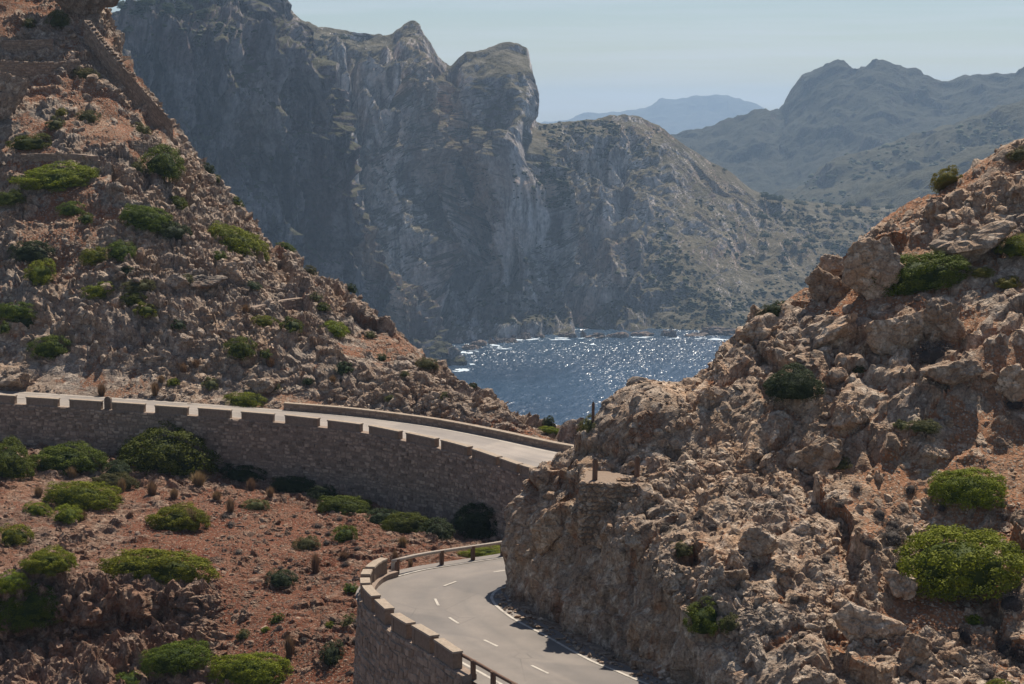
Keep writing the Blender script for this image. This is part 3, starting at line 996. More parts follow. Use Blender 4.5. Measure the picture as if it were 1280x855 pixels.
def stones_face(path, side, top, depth_fn, batter, mat, name, parent, ch=(0.22, 0.42), cl=(0.3, 0.75), proud=(0.015, 0.06), kind='stuff', s_range=None, rs=1):
    r = random.Random(rs)
    d = arclen(path)
    s_lo, s_hi = s_range or (0.0, d[-1])
    vs, fs, tint = [], [], []
    h = 0.02
    hmax = max(depth_fn(x) for x in np.linspace(0, d[-1], 12))
    while h < hmax:
        c = r.uniform(*ch)
        s = s_lo - r.uniform(0, cl[1])
        while s < s_hi:
            l = r.uniform(*cl)
            a, b = max(s, s_lo), min(s + l, s_hi)
            s += l
            if b - a < 0.12 or h > depth_fn((a + b) / 2):
                continue
            pr = r.uniform(*proud)
            g = 0.018
            base = len(vs)
            jit = lambda: r.uniform(-0.14, 0.14) * c
            hs = h + r.uniform(-0.25, 0.25) * c
            quad = [(a + g, hs + g), (b - g, hs + g), (b - g, hs + c - g), (a + g, hs + c - g)]
            quad = [(u + jit(), w + jit()) for u, w in quad]
            for (ins, out) in ((0.0, -0.03), (0.035, pr)):
                for k, (u, w) in enumerate(quad):
                    u2 = u + ins * (1 if k in (0, 3) else -1)
                    w2 = w + ins * (1 if k in (0, 1) else -1)
                    p, t, nn = frame_at(path, d, u2)
                    q = p + nn * side * (batter * w2 + out) + np.array((0, 0, top - w2))
                    vs.append(q)
            fs.append([base + 4, base + 5, base + 6, base + 7])
            for k in range(4):
                k2 = (k + 1) % 4
                fs.append([base + k, base + k2, base + 4 + k2, base + 4 + k])
            tint += [r.random()] * 8
        h += c
    fs = np.array(fs)
    if side > 0:
        fs = fs[:, ::-1]
    me = mesh_np(name, np.array(vs), fs, mat, {'tint': tint})
    return obj(name, me, parent, kind=kind)

def merlon(path, d, s0, s1, side, thick, z0, hgt, parent, body_mat, set_in=0.06, proud_cap=0.05, cap=0.09):
    def block(sa, sb, n0, n1, za, zb, mat, name, par, ch=0.0):
        m = max(1, int((sb - sa) / 0.6))
        vs, fs = [], []
        for i, s in enumerate(np.linspace(sa, sb, m + 1)):
            p, t, nn = frame_at(path, d, s)
            nn = nn * side
            z = np.array((0, 0, 1.0))
            vs += [p + nn * n0 + z * za, p + nn * n1 + z * za, p + nn * (n1 + ch) + z * zb, p + nn * (n0 - ch) + z * zb]
            if i:
                a, b = (i - 1) * 4, i * 4
                for k in range(4):
                    k2 = (k + 1) % 4
                    fs.append((a + k, b + k, b + k2, a + k2))
        fs += [(0, 1, 2, 3), tuple(m * 4 + k for k in (3, 2, 1, 0))]
        if side < 0:
            fs = [tuple(reversed(f)) for f in fs]
        mb = MB()
        mb.add(vs, fs)
        return obj(name, mb.mesh(name, mat), par)
    jz = random.uniform(-0.03, 0.03)
    b = block(s0, s1, -set_in, -set_in - thick, z0, z0 + hgt - cap + jz, body_mat, 'merlon', parent)
    block(s0 - proud_cap, s1 + proud_cap, -set_in + proud_cap, -set_in - thick - proud_cap, z0 + hgt - cap + jz + 0.002, z0 + hgt + jz, M['coping'], 'coping', b, 0.015)
    w = min(0.28, (s1 - s0) * 0.15)
    for sa, sb in ((s0 - 0.012, s0 + w), (s1 - w, s1 + 0.012)):
        block(sa, sb, -set_in + 0.02, -set_in - thick - 0.02, z0 + 0.003, z0 + hgt - cap - 0.004 + jz, M['dry_stone'], 'quoin', b)
    return b

# --- retaining wall of the upper road
wall_path = up_near
wd = arclen(wall_path)
wpx, _ = to_px(wall_path)
kmax = int(np.argmax(wpx > 700)) or len(wpx)
def s_at_px(px):
    return float(np.interp(px, wpx[:kmax], wd[:kmax]))
uw = empty('retaining_wall', tuple(wall_path[len(wall_path) // 2] * np.array((1, 1, 0)) + np.array((0, 0, CAMZ - 27))), 'long curved masonry retaining wall with crenellated parapet carrying the upper road', 'wall')
ul = uw.location.copy()
def settle(o, root):
    """keep world placement when a part is parented to a moved empty"""
    for c in o:
        c.matrix_parent_inverse = Matrix.Translation(-root.location)
udep = lambda s: float(np.interp(s, [0, s_at_px(0), s_at_px(300), s_at_px(500), s_at_px(620), wd[-1]], [4.2, 4.6, 5.6, 6.2, 6.2, 4.5]))
wall_core(wall_path, 1, 0.7, 0.02, udep, 0.06, M['mortar'], 'wall_core', uw)
stones_face(wall_path, 1, 0.02, udep, 0.06, M['masonry'], 'stonework', uw, (0.16, 0.34), (0.18, 0.55), (0.0, 0.09), rs=3)
spans = [(-128, -88), (-75, -35), (-22, 18.6), (32, 72.3), (86, 126.5), (139.3, 180), (193, 234), (247, 288), (301, 341.5), (355.5, 396.5), (408.5, 449.5), (460, 498), (506.5, 543), (550, 584), (588.5, 620), (623, 646), (648.5, 664)]
for a, b in spans:
    merlon(wall_path, wd, s_at_px(a + 0.8), s_at_px(b - 0.8), 1, 0.42, 0.022, 0.60, uw, M['mortar'])
# --- parapet on the far side of the upper road
fd = arclen(up_far)
fpx2, _ = to_px(up_far)
kf = int(np.argmax(fpx2 > 715)) or len(fpx2)
pp = resample(up_far[int(np.argmax(fpx2 > 349)):], step=0.5)
pw = empty('parapet_wall', tuple(pp[len(pp) // 2]), 'low continuous stone parapet along the seaward edge of the upper road', 'wall')
wall_core(pp, 1, 0.4, 0.44, lambda s: 1.2, 0.0, M['mortar'], 'wall_core', pw)
stones_face(pp, 1, 0.43, lambda s: 0.44, 0.0, M['dry_stone'], 'stonework', pw, (0.16, 0.3), (0.3, 0.6), (0.01, 0.03), rs=5)
pd = arclen(pp)
s0 = 0.0
while s0 < pd[-1] - 0.5:                 # coping slabs
    s1 = min(s0 + random.uniform(1.1, 1.6), pd[-1] - 0.02)
    p0, t0, n0 = frame_at(pp, pd, s0 + 0.012)
    p1, t1, n1 = frame_at(pp, pd, s1 - 0.012)
    z = np.array((0, 0, 1.0))
    mb = MB()
    mb.box8([p0 + n0 * 0.05 + z * 0.442, p1 + n1 * 0.05 + z * 0.442, p1 - n1 * 0.45 + z * 0.442, p0 - n0 * 0.45 + z * 0.442,
             p0 + n0 * 0.05 + z * 0.53, p1 + n1 * 0.05 + z * 0.53, p1 - n1 * 0.45 + z * 0.53, p0 - n0 * 0.45 + z * 0.53])
    obj('coping', mb.mesh('coping', M['coping']), pw)
    s0 = s1

# --- retaining wall of the lower road (travelling as the road: outer face on the left)
lw_px = [(578, 845), (561, 834.5), (542, 821), (514, 804), (488, 788), (468, 770), (455, 757), (449.5, 746), (451, 735), (458, 725), (470, 717), (486, 712)]
lw_path = []
for px, py in lw_px:
    z = CAMZ - 24.4
    for _ in range(6):
        p = at_height(px, py, z + 0.25)
        z = zroad(p[1])
    p[2] = z
    lw_path.append(p)
lw_path = spline(lw_path, 0.3)
ld = arclen(lw_path)
lpx, lpy = to_px(lw_path + np.array((0, 0, 0.25)))
lw = empty('retaining_wall', tuple(lw_path[len(lw_path) // 3] - np.array((0, 0, 5))), 'rubble stone wall topped with big blocks, curving round the outside of the lower road bend', 'wall')
ldep = lambda s: float(np.interp(s, [0, ld[-1] * 0.55, ld[-1] * 0.75, ld[-1]], [7.5, 7.0, 4.0, 2.5]))
wall_core(lw_path, -1, 0.7, 0.25, ldep, 0.07, M['mortar'], 'wall_core', lw)
stones_face(lw_path, -1, 0.25, ldep, 0.07, M['dry_stone'], 'stonework', lw, (0.2, 0.45), (0.25, 0.7), (0.02, 0.09), rs=8)
def s_lw(px, py):
    k = int(np.argmin((lpx - px) ** 2 + (lpy - py) ** 2))
    return float(ld[k])
for (xa, ya), (xb, yb) in (((563, 836), (542.5, 821)), ((534.5, 816), (514.5, 804)), ((506, 798.5), (488.5, 788)), ((481, 783), (468.5, 770.5)), ((464, 767), (452, 752)), ((450.0, 748), (449.8, 741)), ((450.4, 738), (453.0, 731)), ((457, 726), (474, 715.5))):
    merlon(lw_path, ld, s_lw(xa, ya), s_lw(xb, yb), -1, 0.42, 0.252, 0.82, lw, M['dry_stone'])

# --- guard rails
def mat_wood(name, a, b):
    t = NT(name)
    g = t.noise(3.0, 5, 0.6, t.map((6, 6, 1)))
    c = t.mix(t.rmap(g, 0.35, 0.65), a, b)
    return t.done(c, 0.8, t.bump(g, 0.4, 0.02), 0.25)
M['timber'] = mat_wood('timber', (0.10, 0.055, 0.035), (0.18, 0.105, 0.068))
M['grey_timber'] = mat_wood('grey_timber', (0.33, 0.275, 0.225), (0.46, 0.39, 0.32))
def settle_all(root):
    bpy.context.view_layer.update()
    inv = root.matrix_world.inverted()
    for c in root.children:
        c.matrix_parent_inverse = inv

def guard_rail(label, path, hgt, rad, posts, mat, pmat, pw_=0.09):
    root = empty('guard_rail', tuple(path[0]), label, 'guard rail')
    up = np.array((0, 0, 1.0))
    mb = MB()
    mb.tube([p + up * hgt for p in path], rad, 10)
    obj('rail', mb.mesh('rail', mat, True), root)
    d = arclen(path)
    for s in posts:
        p, t, n = frame_at(path, d, s)
        mb = MB()
        w = pw_
        c = [p + t * a * w + n * b * w for a, b in ((-1, -1), (1, -1), (1, 1), (-1, 1))]
        mb.box8([q - up * 0.35 for q in c] + [q + up * (hgt - rad * 0.3) for q in c])
        po = obj('post', mb.mesh('post', pmat), root)
        mb = MB()
        ct = [p + t * a * (w + 0.015) + n * b * (w + 0.015) for a, b in ((-1, -1), (1, -1), (1, 1), (-1, 1))]
        mb.box8([q + up * (hgt - rad * 0.29) for q in ct] + [q + up * (hgt + rad * 0.55) for q in ct])
        obj('bracket', mb.mesh('bracket', pmat), po)
    settle_all(root)
    return root
fr = offset(outer, -0.75)
fpxx, fpyy = to_px(fr)
k0 = int(np.argmin((fpxx - 572) ** 2 + (fpyy - 838) ** 2))
front = resample(fr[:k0 + 1][::-1], step=0.8)
guard_rail('dark round timber guard rail running on from the end of the lower stone wall', front, 0.82, 0.085, [1.55 + 1.9 * k for k in range(9)], M['timber'], M['timber'])
k1 = int(np.argmin((fpxx - 487) ** 2 + (fpyy - 716) ** 2))
back = resample(offset(outer, -0.45)[k1:], step=0.8)
guard_rail('weathered pale guard rail edging the far side of the lower road bend', back, 0.72, 0.095, [0.35, 3.35, 5.3, 7.2, 9.2, 11.2, 13.2], M['grey_timber'], M['timber'])
settle_all(uw); settle_all(pw); settle_all(lw)
# --- kilometre stone in a gap of the upper wall
p, t, n = frame_at(wall_path, wd, s_at_px(132.5))
mb = MB()
prof = [(-0.24, 0), (0.24, 0), (0.24, 0.72)] + [(0.24 * math.cos(a), 0.72 + 0.24 * math.sin(a)) for a in np.linspace(0.2, math.pi - 0.2, 9)] + [(-0.24, 0.72)]
vs = [np.array(p) - n * 0.30 + t * u + np.array((0, 0, 0.025 + w * 0.95)) for u, w in prof] + [np.array(p) - n * 0.58 + t * u + np.array((0, 0, 0.025 + w * 0.95)) for u, w in prof]
m = len(prof)
mb.add(vs, [tuple(range(m))[::-1], tuple(range(m, 2 * m))] + [(k, (k + 1) % m, m + (k + 1) % m, m + k) for k in range(m)])
km = obj('milestone', mb.mesh('milestone', M['masonry']), None, label='round-topped dark milestone standing in a gap of the upper parapet', category='milestone')
# --- small white marker beside the back rail
q = road_pt(491, 712)
mb = MB()
mb.tube([q + np.array((0, 0.2, -0.1)), q + np.array((0, 0.2, 0.36)), q + np.array((0, 0.2, 0.40))], [0.11, 0.10, 0.06], 10)
obj('marker_post', mb.mesh('marker_post', M['paint'], True), None, label='short white marker post at the start of the pale guard rail', category='marker')

# ================================================================== rocks on the slopes
def ico(sub):
    bm = bmesh.new()
    bmesh.ops.create_icosphere(bm, subdivisions=sub, radius=1.0)
    v = np.array([x.co[:] for x in bm.verts])
    f = np.array([[x.index for x in q.verts] for q in bm.faces])
    bm.free()
    return v, f
ICO = {k: ico(k) for k in (1, 2, 3, 4)}
def rock_shape(sub, seed, planes=13, rough=0.13):
    r = np.random.default_rng(seed)
    v, f = ICO[sub]
    nrm = r.normal(size=(planes, 3))
    nrm /= np.linalg.norm(nrm, axis=1, keepdims=True)
    dist = r.uniform(0.6, 1.0, planes)
    dots = v @ nrm.T
    rad = np.where(dots > 0.05, dist / np.maximum(dots, 0.05), 9).min(1)
    rad = np.minimum(rad, 1.35)
    if sub >= 3:
        c1, c2, cid = cells(v * 1.9 + 0.25 * np.stack([vnoise(v * 2 + k, seed) for k in range(3)], 1) + seed, seed)
        rad = rad * (0.9 + 0.2 * cid) + rough * fbm(v * 2.1 + seed, 5, 0.62, seed=seed) - 0.9 * np.clip(0.13 - (c2 - c1), 0, 1)
    return v * rad[:, None] * np.array((1.0, 0.82, 0.68)), f
ROCK_HI = [rock_shape(4, 100 + k, 16 + k % 5) for k in range(12)]
ROCK_MD = [rock_shape(2, 200 + k) for k in range(10)]
ROCK_LO = [rock_shape(1, 300 + k, 9) for k in range(8)]
ROCK_ME = {}
def rock_mesh(k, mkey):
    if (k, mkey) not in ROCK_ME:
        v, f = ROCK_HI[k]
        ROCK_ME[(k, mkey)] = mesh_np('rock', v, f, M[mkey])
    return ROCK_ME[(k, mkey)]

def rand_rot(n, r, nrm):
    """rotations whose local z leans to the surface normal"""
    z = nrm + r.normal(size=(n, 3)) * 0.45
    z /= np.linalg.norm(z, axis=1, keepdims=True)
    a = r.normal(size=(n, 3))
    x = np.cross(a, z)
    x /= np.linalg.norm(x, axis=1, keepdims=True)
    y = np.cross(z, x)
    return np.stack([x, y, z], 2)

def scatter(Q, parent, n, smin, smax, alpha, mkey, smkey, prob, seed, nobj=300, sink=0.25):
    r = np.random.default_rng(seed)
    nr, nc = Q.shape[:2]
    N = grid_normals(Q[::4, ::4])
    cand = 6 * n
    i = r.integers(0, nr - 1, cand)
    j = r.integers(0, nc - 1, cand)
    p = Q[i, j]
    nm = N[np.minimum(i // 4, N.shape[0] - 1), np.minimum(j // 4, N.shape[1] - 1)]
    px, py = to_px(p)
    vd = p - np.array((0, 0, CAMZ))
    vis = ((vd * nm).sum(1) < 2.0) & (px > -60) & (px < 1340) & (py > -50) & (py < 905)
    keep = vis & (r.random(cand) < prob(px, py, p))
    p, nm, px, py = p[keep][:n], nm[keep][:n], px[keep][:n], py[keep][:n]
    n = len(p)
    s = np.clip(smin * (1 - r.random(n)) ** (-1.0 / alpha), smin, smax) * 0.5
    rot = rand_rot(n, r, nm)
    scl = s[:, None] * r.uniform(0.75, 1.25, (n, 3))
    pos = p - nm * (s * sink)[:, None]
    order = np.argsort(-s / np.linalg.norm(p - np.array((0, 0, CAMZ)), axis=1))
    inf = (px > 0) & (px < 1280) & (py > 0) & (py < 855)
    big = [k for k in order if inf[k]][:nobj]
    for k in big:
        o = obj('rock', rock_mesh(int(r.integers(12)), smkey), parent)
        m = Matrix(np.concatenate([np.concatenate([rot[k] * scl[k][None, :], pos[k][:, None]], 1), [[0, 0, 0, 1]]], 0).tolist())
        o.matrix_world = m
    rest = np.setdiff1d(np.arange(n), big)
    V, Fc, T, off = [], [], [], 0
    for lst, sel in ((ROCK_MD, rest[s[rest] > 0.3]), (ROCK_LO, rest[s[rest] <= 0.3])):
        if len(sel) == 0:
            continue
        var = r.integers(0, len(lst), len(sel))
        for k, (v, f) in enumerate(lst):
            idx = sel[var == k]
            if len(idx) == 0:
                continue
            w = np.einsum('nij,nvj->nvi', rot[idx] * scl[idx][:, None, :], np.broadcast_to(v, (len(idx),) + v.shape)) + pos[idx][:, None, :]
            V.append(w.reshape(-1, 3))
            Fc.append((f[None] + (np.arange(len(idx)) * len(v))[:, None, None] + off).reshape(-1, 3))
            T.append(np.repeat(r.random(len(idx)), len(v)))
            off += len(idx) * len(v)
    V, Fc, T = np.concatenate(V), np.concatenate(Fc), np.concatenate(T)
    me = mesh_np('loose_rocks', V, Fc, M[mkey], {'tint': T, 'soil': np.zeros(len(T))})
    obj('loose_rocks', me, parent, kind='stuff')

def clus(p, f, a, b, seed):
    return sstep(a, b, fbm(p * f, 3, seed=seed))
scatter(QH, hill_o, 15000, 0.14, 1.15, 1.8, 'rock_left', 'stone_l', lambda px, py, p: 0.06 + 0.94 * clus(p, 0.16, -0.25, 0.4, 90), 1)
scatter(QR, right_o, 24000, 0.09, 1.0, 1.7, 'rock_right', 'stone_r', lambda px, py, p: (0.08 + 0.92 * clus(p, 0.2, -0.2, 0.4, 91)) * sstep(5, -30, py - np.interp(px, [630, 700, 760, 850, 930, 1000], [560, 640, 690, 760, 830, 900])), 2)
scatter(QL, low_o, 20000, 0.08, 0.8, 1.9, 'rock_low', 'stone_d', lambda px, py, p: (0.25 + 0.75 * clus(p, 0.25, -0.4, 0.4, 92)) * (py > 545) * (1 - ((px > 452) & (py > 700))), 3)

# ================================================================== shrubs and grass
def mat_leaf(name, a, b, trans=0.22):
    t = NT(name)
    oi = t.n('ShaderNodeObjectInfo')
    c = t.mix(t.attr('tint'), a, b)
    c = t.hsv(c, h=t.rmap(oi.outputs['Random'], 0, 1, 0.485, 0.512), v=t.rmap(oi.outputs['Random'], 0, 1, 0.82, 1.2))
    t.l(c, t.b.inputs['Base Color'])
    t.b.inputs['Roughness'].default_value = 0.75
    t.b.inputs['Specular IOR Level'].default_value = 0.12
    tr = t.n('ShaderNodeBsdfTranslucent')
    t.l(c, tr.inputs['Color'])
    ms = t.n('ShaderNodeMixShader')
    ms.inputs[0].default_value = trans
    t.l(t.b.outputs[0], ms.inputs[1])
    t.l(tr.outputs[0], ms.inputs[2])
    t.l(ms.outputs[0], t.out.inputs['Surface'])
    return t.m
M['leaf_bright'] = mat_leaf('leaf_bright', (0.055, 0.078, 0.005), (0.245, 0.262, 0.011))
M['leaf_green'] = mat_leaf('leaf_green', (0.028, 0.047, 0.005), (0.135, 0.162, 0.010))
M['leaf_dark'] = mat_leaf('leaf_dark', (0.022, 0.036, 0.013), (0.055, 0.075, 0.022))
M['leaf_olive'] = mat_leaf('leaf_olive', (0.06, 0.066, 0.022), (0.145, 0.135, 0.04))
M['leaf_yellow'] = mat_leaf('leaf_yellow', (0.11, 0.11, 0.015), (0.24, 0.21, 0.03))
M['twig_dark'] = mat_leaf('twig_dark', (0.06, 0.048, 0.042), (0.14, 0.11, 0.092), 0.1)
M['grass_dry'] = mat_leaf('grass_dry', (0.13, 0.080, 0.042), (0.27, 0.18, 0.10), 0.25)
M['bark'] = mat_wood('bark', (0.07, 0.05, 0.038), (0.13, 0.10, 0.08))

def crown_mesh(seed, nclump, nleaf, leaf, lump=0.25, flat=1.0, fuzzy=0.12, csc=1.0):
    r = np.random.default_rng(seed)
    # clump centres over the dome
    c = r.normal(size=(nclump * 3, 3))
    c /= np.linalg.norm(c, axis=1, keepdims=True)
    c = c[c[:, 2] > -0.15][:nclump]
    rad = 0.82 * (1 + lump * fbm(c * 1.6 + seed, 3, seed=seed)) * r.uniform(0.93, 1.03, len(c))
    cc = c * rad[:, None]
    cr = r.uniform(0.13, 0.27, len(c)) * csc
    k = np.repeat(np.arange(len(c)), nleaf)
    d = r.normal(size=(len(k), 3)) * 0.62 + c[k] * 0.6 + np.array((0, 0, 0.45))
    d /= np.linalg.norm(d, axis=1, keepdims=True)
    pos = cc[k] + d * (cr[k] * r.uniform(0.7, 1.0 + fuzzy, len(k)))[:, None]
    nn = d * 1.0 + r.normal(size=(len(k), 3)) * 0.38
    nn /= np.linalg.norm(nn, axis=1, keepdims=True)
    a = np.cross(nn, r.normal(size=(len(k), 3)))
    a /= np.linalg.norm(a, axis=1, keepdims=True)
    b = np.cross(nn, a)
    ls = leaf * r.uniform(0.6, 1.35, len(k))[:, None]
    V = np.stack([pos + a * ls, pos + b * ls * 0.6 + nn * ls * 0.15, pos - a * ls, pos - b * ls * 0.6 - nn * ls * 0.1], 1).reshape(-1, 3)
    Fq = np.arange(len(V)).reshape(-1, 4)
    tint = np.repeat(np.clip(r.normal(0.5, 0.28, len(k)), 0, 1) * 0.6 + 0.4 * np.repeat(r.random(len(c)), nleaf), 4)
    # solid inner core; darkest leaf tint paints the shade between clumps
    v, f = ICO[3]
    rc = 0.64 * (1 + lump * fbm(v * 1.6 + seed, 3, seed=seed))
    cv = v * rc[:, None]
    cv[:, 2] = np.maximum(cv[:, 2], -0.12)
    f4 = np.concatenate([f, f[:, 2:3]], 1)
    # triangles of the core as separate mesh arrays
    V[:, 2] *= flat
    cv[:, 2] *= flat
    me = bpy.data.meshes.new('crown')
    allv = np.concatenate([V, cv]).astype(np.float32)
    me.vertices.add(len(allv))
    me.vertices.foreach_set('co', allv.ravel())
    li = np.concatenate([Fq.ravel(), (f + len(V)).ravel()]).astype(np.int32)
    st = np.concatenate([np.arange(len(Fq)) * 4, len(Fq) * 4 + np.arange(len(f)) * 3]).astype(np.int32)
    me.loops.add(len(li))
    me.loops.foreach_set('vertex_index', li)
    me.polygons.add(len(st))
    me.polygons.foreach_set('loop_start', st)
    me.update(calc_edges=True)
    at = me.attributes.new('tint', 'FLOAT', 'POINT')
    at.data.foreach_set('value', np.concatenate([tint, np.zeros(len(cv))]).astype(np.float32))
    me.materials.append(M['leaf_green'])
    return me
CROWN_BIG = [crown_mesh(500 + k, 190, 95, 0.021, 0.22, csc=0.78) for k in range(4)]
CROWN_MID = [crown_mesh(520 + k, 60, 85, 0.030, 0.22, csc=1.1) for k in range(5)]
CROWN_SML = [crown_mesh(540 + k, 40, 48, 0.052, 0.22, csc=1.1) for k in range(5)]
CROWN_FUZ = [crown_mesh(560 + k, 60, 40, 0.035, 0.12, 1.0, 0.5) for k in range(3)]

def tussock_mesh(seed, n=420):
    r = np.random.default_rng(seed)
    az = r.uniform(0, 2 * math.pi, n)
    lean = np.abs(r.normal(0.35, 0.28, n))
    ln = r.uniform(0.55, 1.1, n)
    root = np.stack([np.cos(az), np.sin(az), np.zeros(n)], 1) * r.uniform(0, 0.32, n)[:, None]
    dirv = np.stack([np.cos(az) * np.sin(lean), np.sin(az) * np.sin(lean), np.cos(lean)], 1)
    tip = root + dirv * ln[:, None]
    mid = root + dirv * (ln * 0.55)[:, None] + np.array((0, 0, 0.06))
    side = np.stack([-np.sin(az), np.cos(az), np.zeros(n)], 1) * 0.028
    V = np.stack([root - side, root + side, mid + side * 0.8, mid - side * 0.8, tip], 1).reshape(-1, 3)
    b = np.arange(n)[:, None] * 5
    tri = np.concatenate([b + np.array([[0, 1, 2]]), b + np.array([[0, 2, 3]]), b + np.array([[3, 2, 4]])], 0)
    return mesh_np('tuft', V, tri, M['grass_dry'], {'tint': np.repeat(r.random(n), 5)})
TUSS = [tussock_mesh(600 + k) for k in range(3)]

def stem_mesh(seed):
    r = random.Random(seed)
    mb = MB()
    for k in range(5):
        a = 2 * math.pi * (k + r.random()) / 5
        mb.tube([(0.03 * math.cos(a), 0.03 * math.sin(a), -0.25), (0.12 * math.cos(a), 0.12 * math.sin(a), 0.12), (0.42 * math.cos(a), 0.42 * math.sin(a), 0.42)], [0.05, 0.035, 0.012], 5)
    return mb.mesh('stem', M['bark'])
STEMS = [stem_mesh(k) for k in range(3)]

def hit(px, py, names):
    best = None
    d = ray_dir(px, py)
    for nme in names:
        h = BV[nme].ray_cast(Vector((0, 0, CAMZ)), d)
        if h[0] is not None and (best is None or h[3] < best[3]):
            best = h
    return best

ALLT = ('hillside', 'slope', 'rocky_hill')
NPL = [0]
def shrub(x0, x1, y0, y1, kind, label, group=None, zone=ALLT, sub=0.25, dz=0.0):
    NPL[0] += 1
    k = NPL[0]
    cx = (x0 + x1) / 2
    h = None
    for f in (sub, 0.1, 0.0, -0.3, -0.8):
        h = hit(cx, y1 - f * (y1 - y0), zone)
        if h is not None:
            break
    if h is None:
        print('no ground for shrub', x0, y1, label)
        return
    dist = h[3]
    wpx = x1 - x0
    w = wpx / F * dist * 0.5
    ht = (y1 - y0) / F * dist
    r = random.Random(900 + k)
    p = h[0]
    if kind == 'tuft':
        me = r.choice(TUSS)
        o = obj('grass_tussock', me, None, label=label, category='grass', group=group)
        o.location = p + Vector((0, 0, -0.05))
        o.scale = (w * 1.25, w * 1.25, ht * 1.0)
        o.rotation_euler = (0, 0, r.uniform(0, 6.3))
        return o
    mk = {'b': 'leaf_bright', 'g': 'leaf_green', 'd': 'leaf_dark', 'o': 'leaf_olive', 'y': 'leaf_yellow', 't': 'twig_dark'}[kind]
    lst = CROWN_BIG if wpx > 55 else CROWN_MID if wpx > 26 else CROWN_SML
    if kind == 't':
        lst = CROWN_FUZ
    me = r.choice(lst)
    # crown seen obliquely: its height and its depth share the picture height
    sz = ht * 0.53
    sy = max(w * 0.62, ht * 0.66)
    bn = BASE_N[zone[0]].find_nearest(p)[1]
    if bn.z < 0:
        bn = -bn
    if bn.z < 0.45:
        bn = Vector((0, -0.6, 0.8))
    lean = (Vector((0, 0, 1)) * 0.4 + bn * 0.6).normalized()
    qrot = Vector((0, 0, 1)).rotation_difference(lean)
    def setmat(c):
        c.material_slots[0].link = 'OBJECT'
        c.material_slots[0].material = M[mk]
    nm = 'cushion_plant' if kind == 't' else 'shrub'
    cat = 'cushion plant' if kind == 't' else 'shrub'
    if wpx > 24:
        root = empty(nm, p + Vector((0, 0, dz)), label, cat, group)
        c = obj('crown', me, root)
        setmat(c)
        c.scale = (w * 1.1, sy, sz)
        c.rotation_euler = (qrot @ Matrix.Rotation(r.uniform(-0.3, 0.3), 3, 'Z').to_quaternion()).to_euler()
        c.location = (0, 0, 0.05)
        s_ = obj('stem', r.choice(STEMS), root)
        s_.scale = (w * 0.8, sy * 0.8, sz * 0.9)
    else:
        c = obj(nm, me, None, label=label, category=cat, group=group)
        setmat(c)
        c.scale = (w * 1.05, sy, sz)
        c.rotation_euler = (qrot @ Matrix.Rotation(r.uniform(-0.6, 0.6), 3, 'Z').to_quaternion()).to_euler()
        c.location = p + Vector((0, 0, dz + 0.03))
    return c

HILL, LOW, RIGHT = ('hillside',), ('slope',), ('rocky_hill',)
LAND = {
    'hill': [(70, 220, 'the widest terrace shrub'), (300, 300, 'the long slanting ridge shrub'), (118, 318, 'the twin shrubs among grey rocks'), (170, 372, 'the small trio of shrubs'), (60, 432, 'the dark shrub above the upper road'), (300, 432, 'the domed shrub above the parapet'),
             (420, 410, 'the light green shrub near the crest'), (305, 500, 'the bright shrub by the upper road'), (132, 505, 'the milestone'), (255, 355, 'the squared boulder'), (530, 455, 'the olive shrub on the spur'), (430, 460, 'the dark shrub just above the parapet'), (20, 385, 'the low shrub in the rocky hollow')],
    'low': [(210, 560, 'the largest bush'), (195, 705, 'the biggest domed bush'), (222, 645, 'the round bush on the gravel'), (100, 615, 'the flat sprawling bush'), (382, 678, 'the olive grey shrub'), (350, 722, 'the dark rounded gravel shrub'), (430, 665, 'the small double shrub'), (500, 650, 'the lit bush at the wall foot'),
            (315, 832, 'the long slanting bush'), (500, 705, 'the white marker post'), (320, 630, 'the low olive shrub under the wall'), (430, 630, 'the shaded bush at the wall foot'), (440, 760, 'the lower wall'), (345, 772, 'a small green shrub')],
    'right': [(1195, 690, 'the biggest bush of the rocky hill'), (1210, 605, 'the slanting bright green bush'), (1140, 335, 'the wide deep green bush'), (992, 475, 'the dark domed bush'), (885, 765, 'the dark shrub on the lip of the cutting'), (850, 685, 'the olive shrub above the cutting'),
              (1155, 532, 'the low olive shrub on bare ground'), (1183, 222, 'the yellow-green skyline bush'), (1270, 480, 'the large rounded grey boulder'), (1130, 735, 'the pale pointed boulder'), (1144, 810, 'the upright orange boulder'), (1050, 580, 'the olive shrub in mid hill'), (945, 680, 'the worn boulder above the cutting'), (1215, 775, 'the small bright plant')]}
def by(zone, x, y, head):
    d, nm = min(((x - a) ** 2 + (y - b) ** 2, n) for a, b, n in LAND[zone])
    return head + (' close to ' if d < 45 ** 2 else ' some way from ') + nm
g1 = 'small shrubs among the rocks above the upper road'
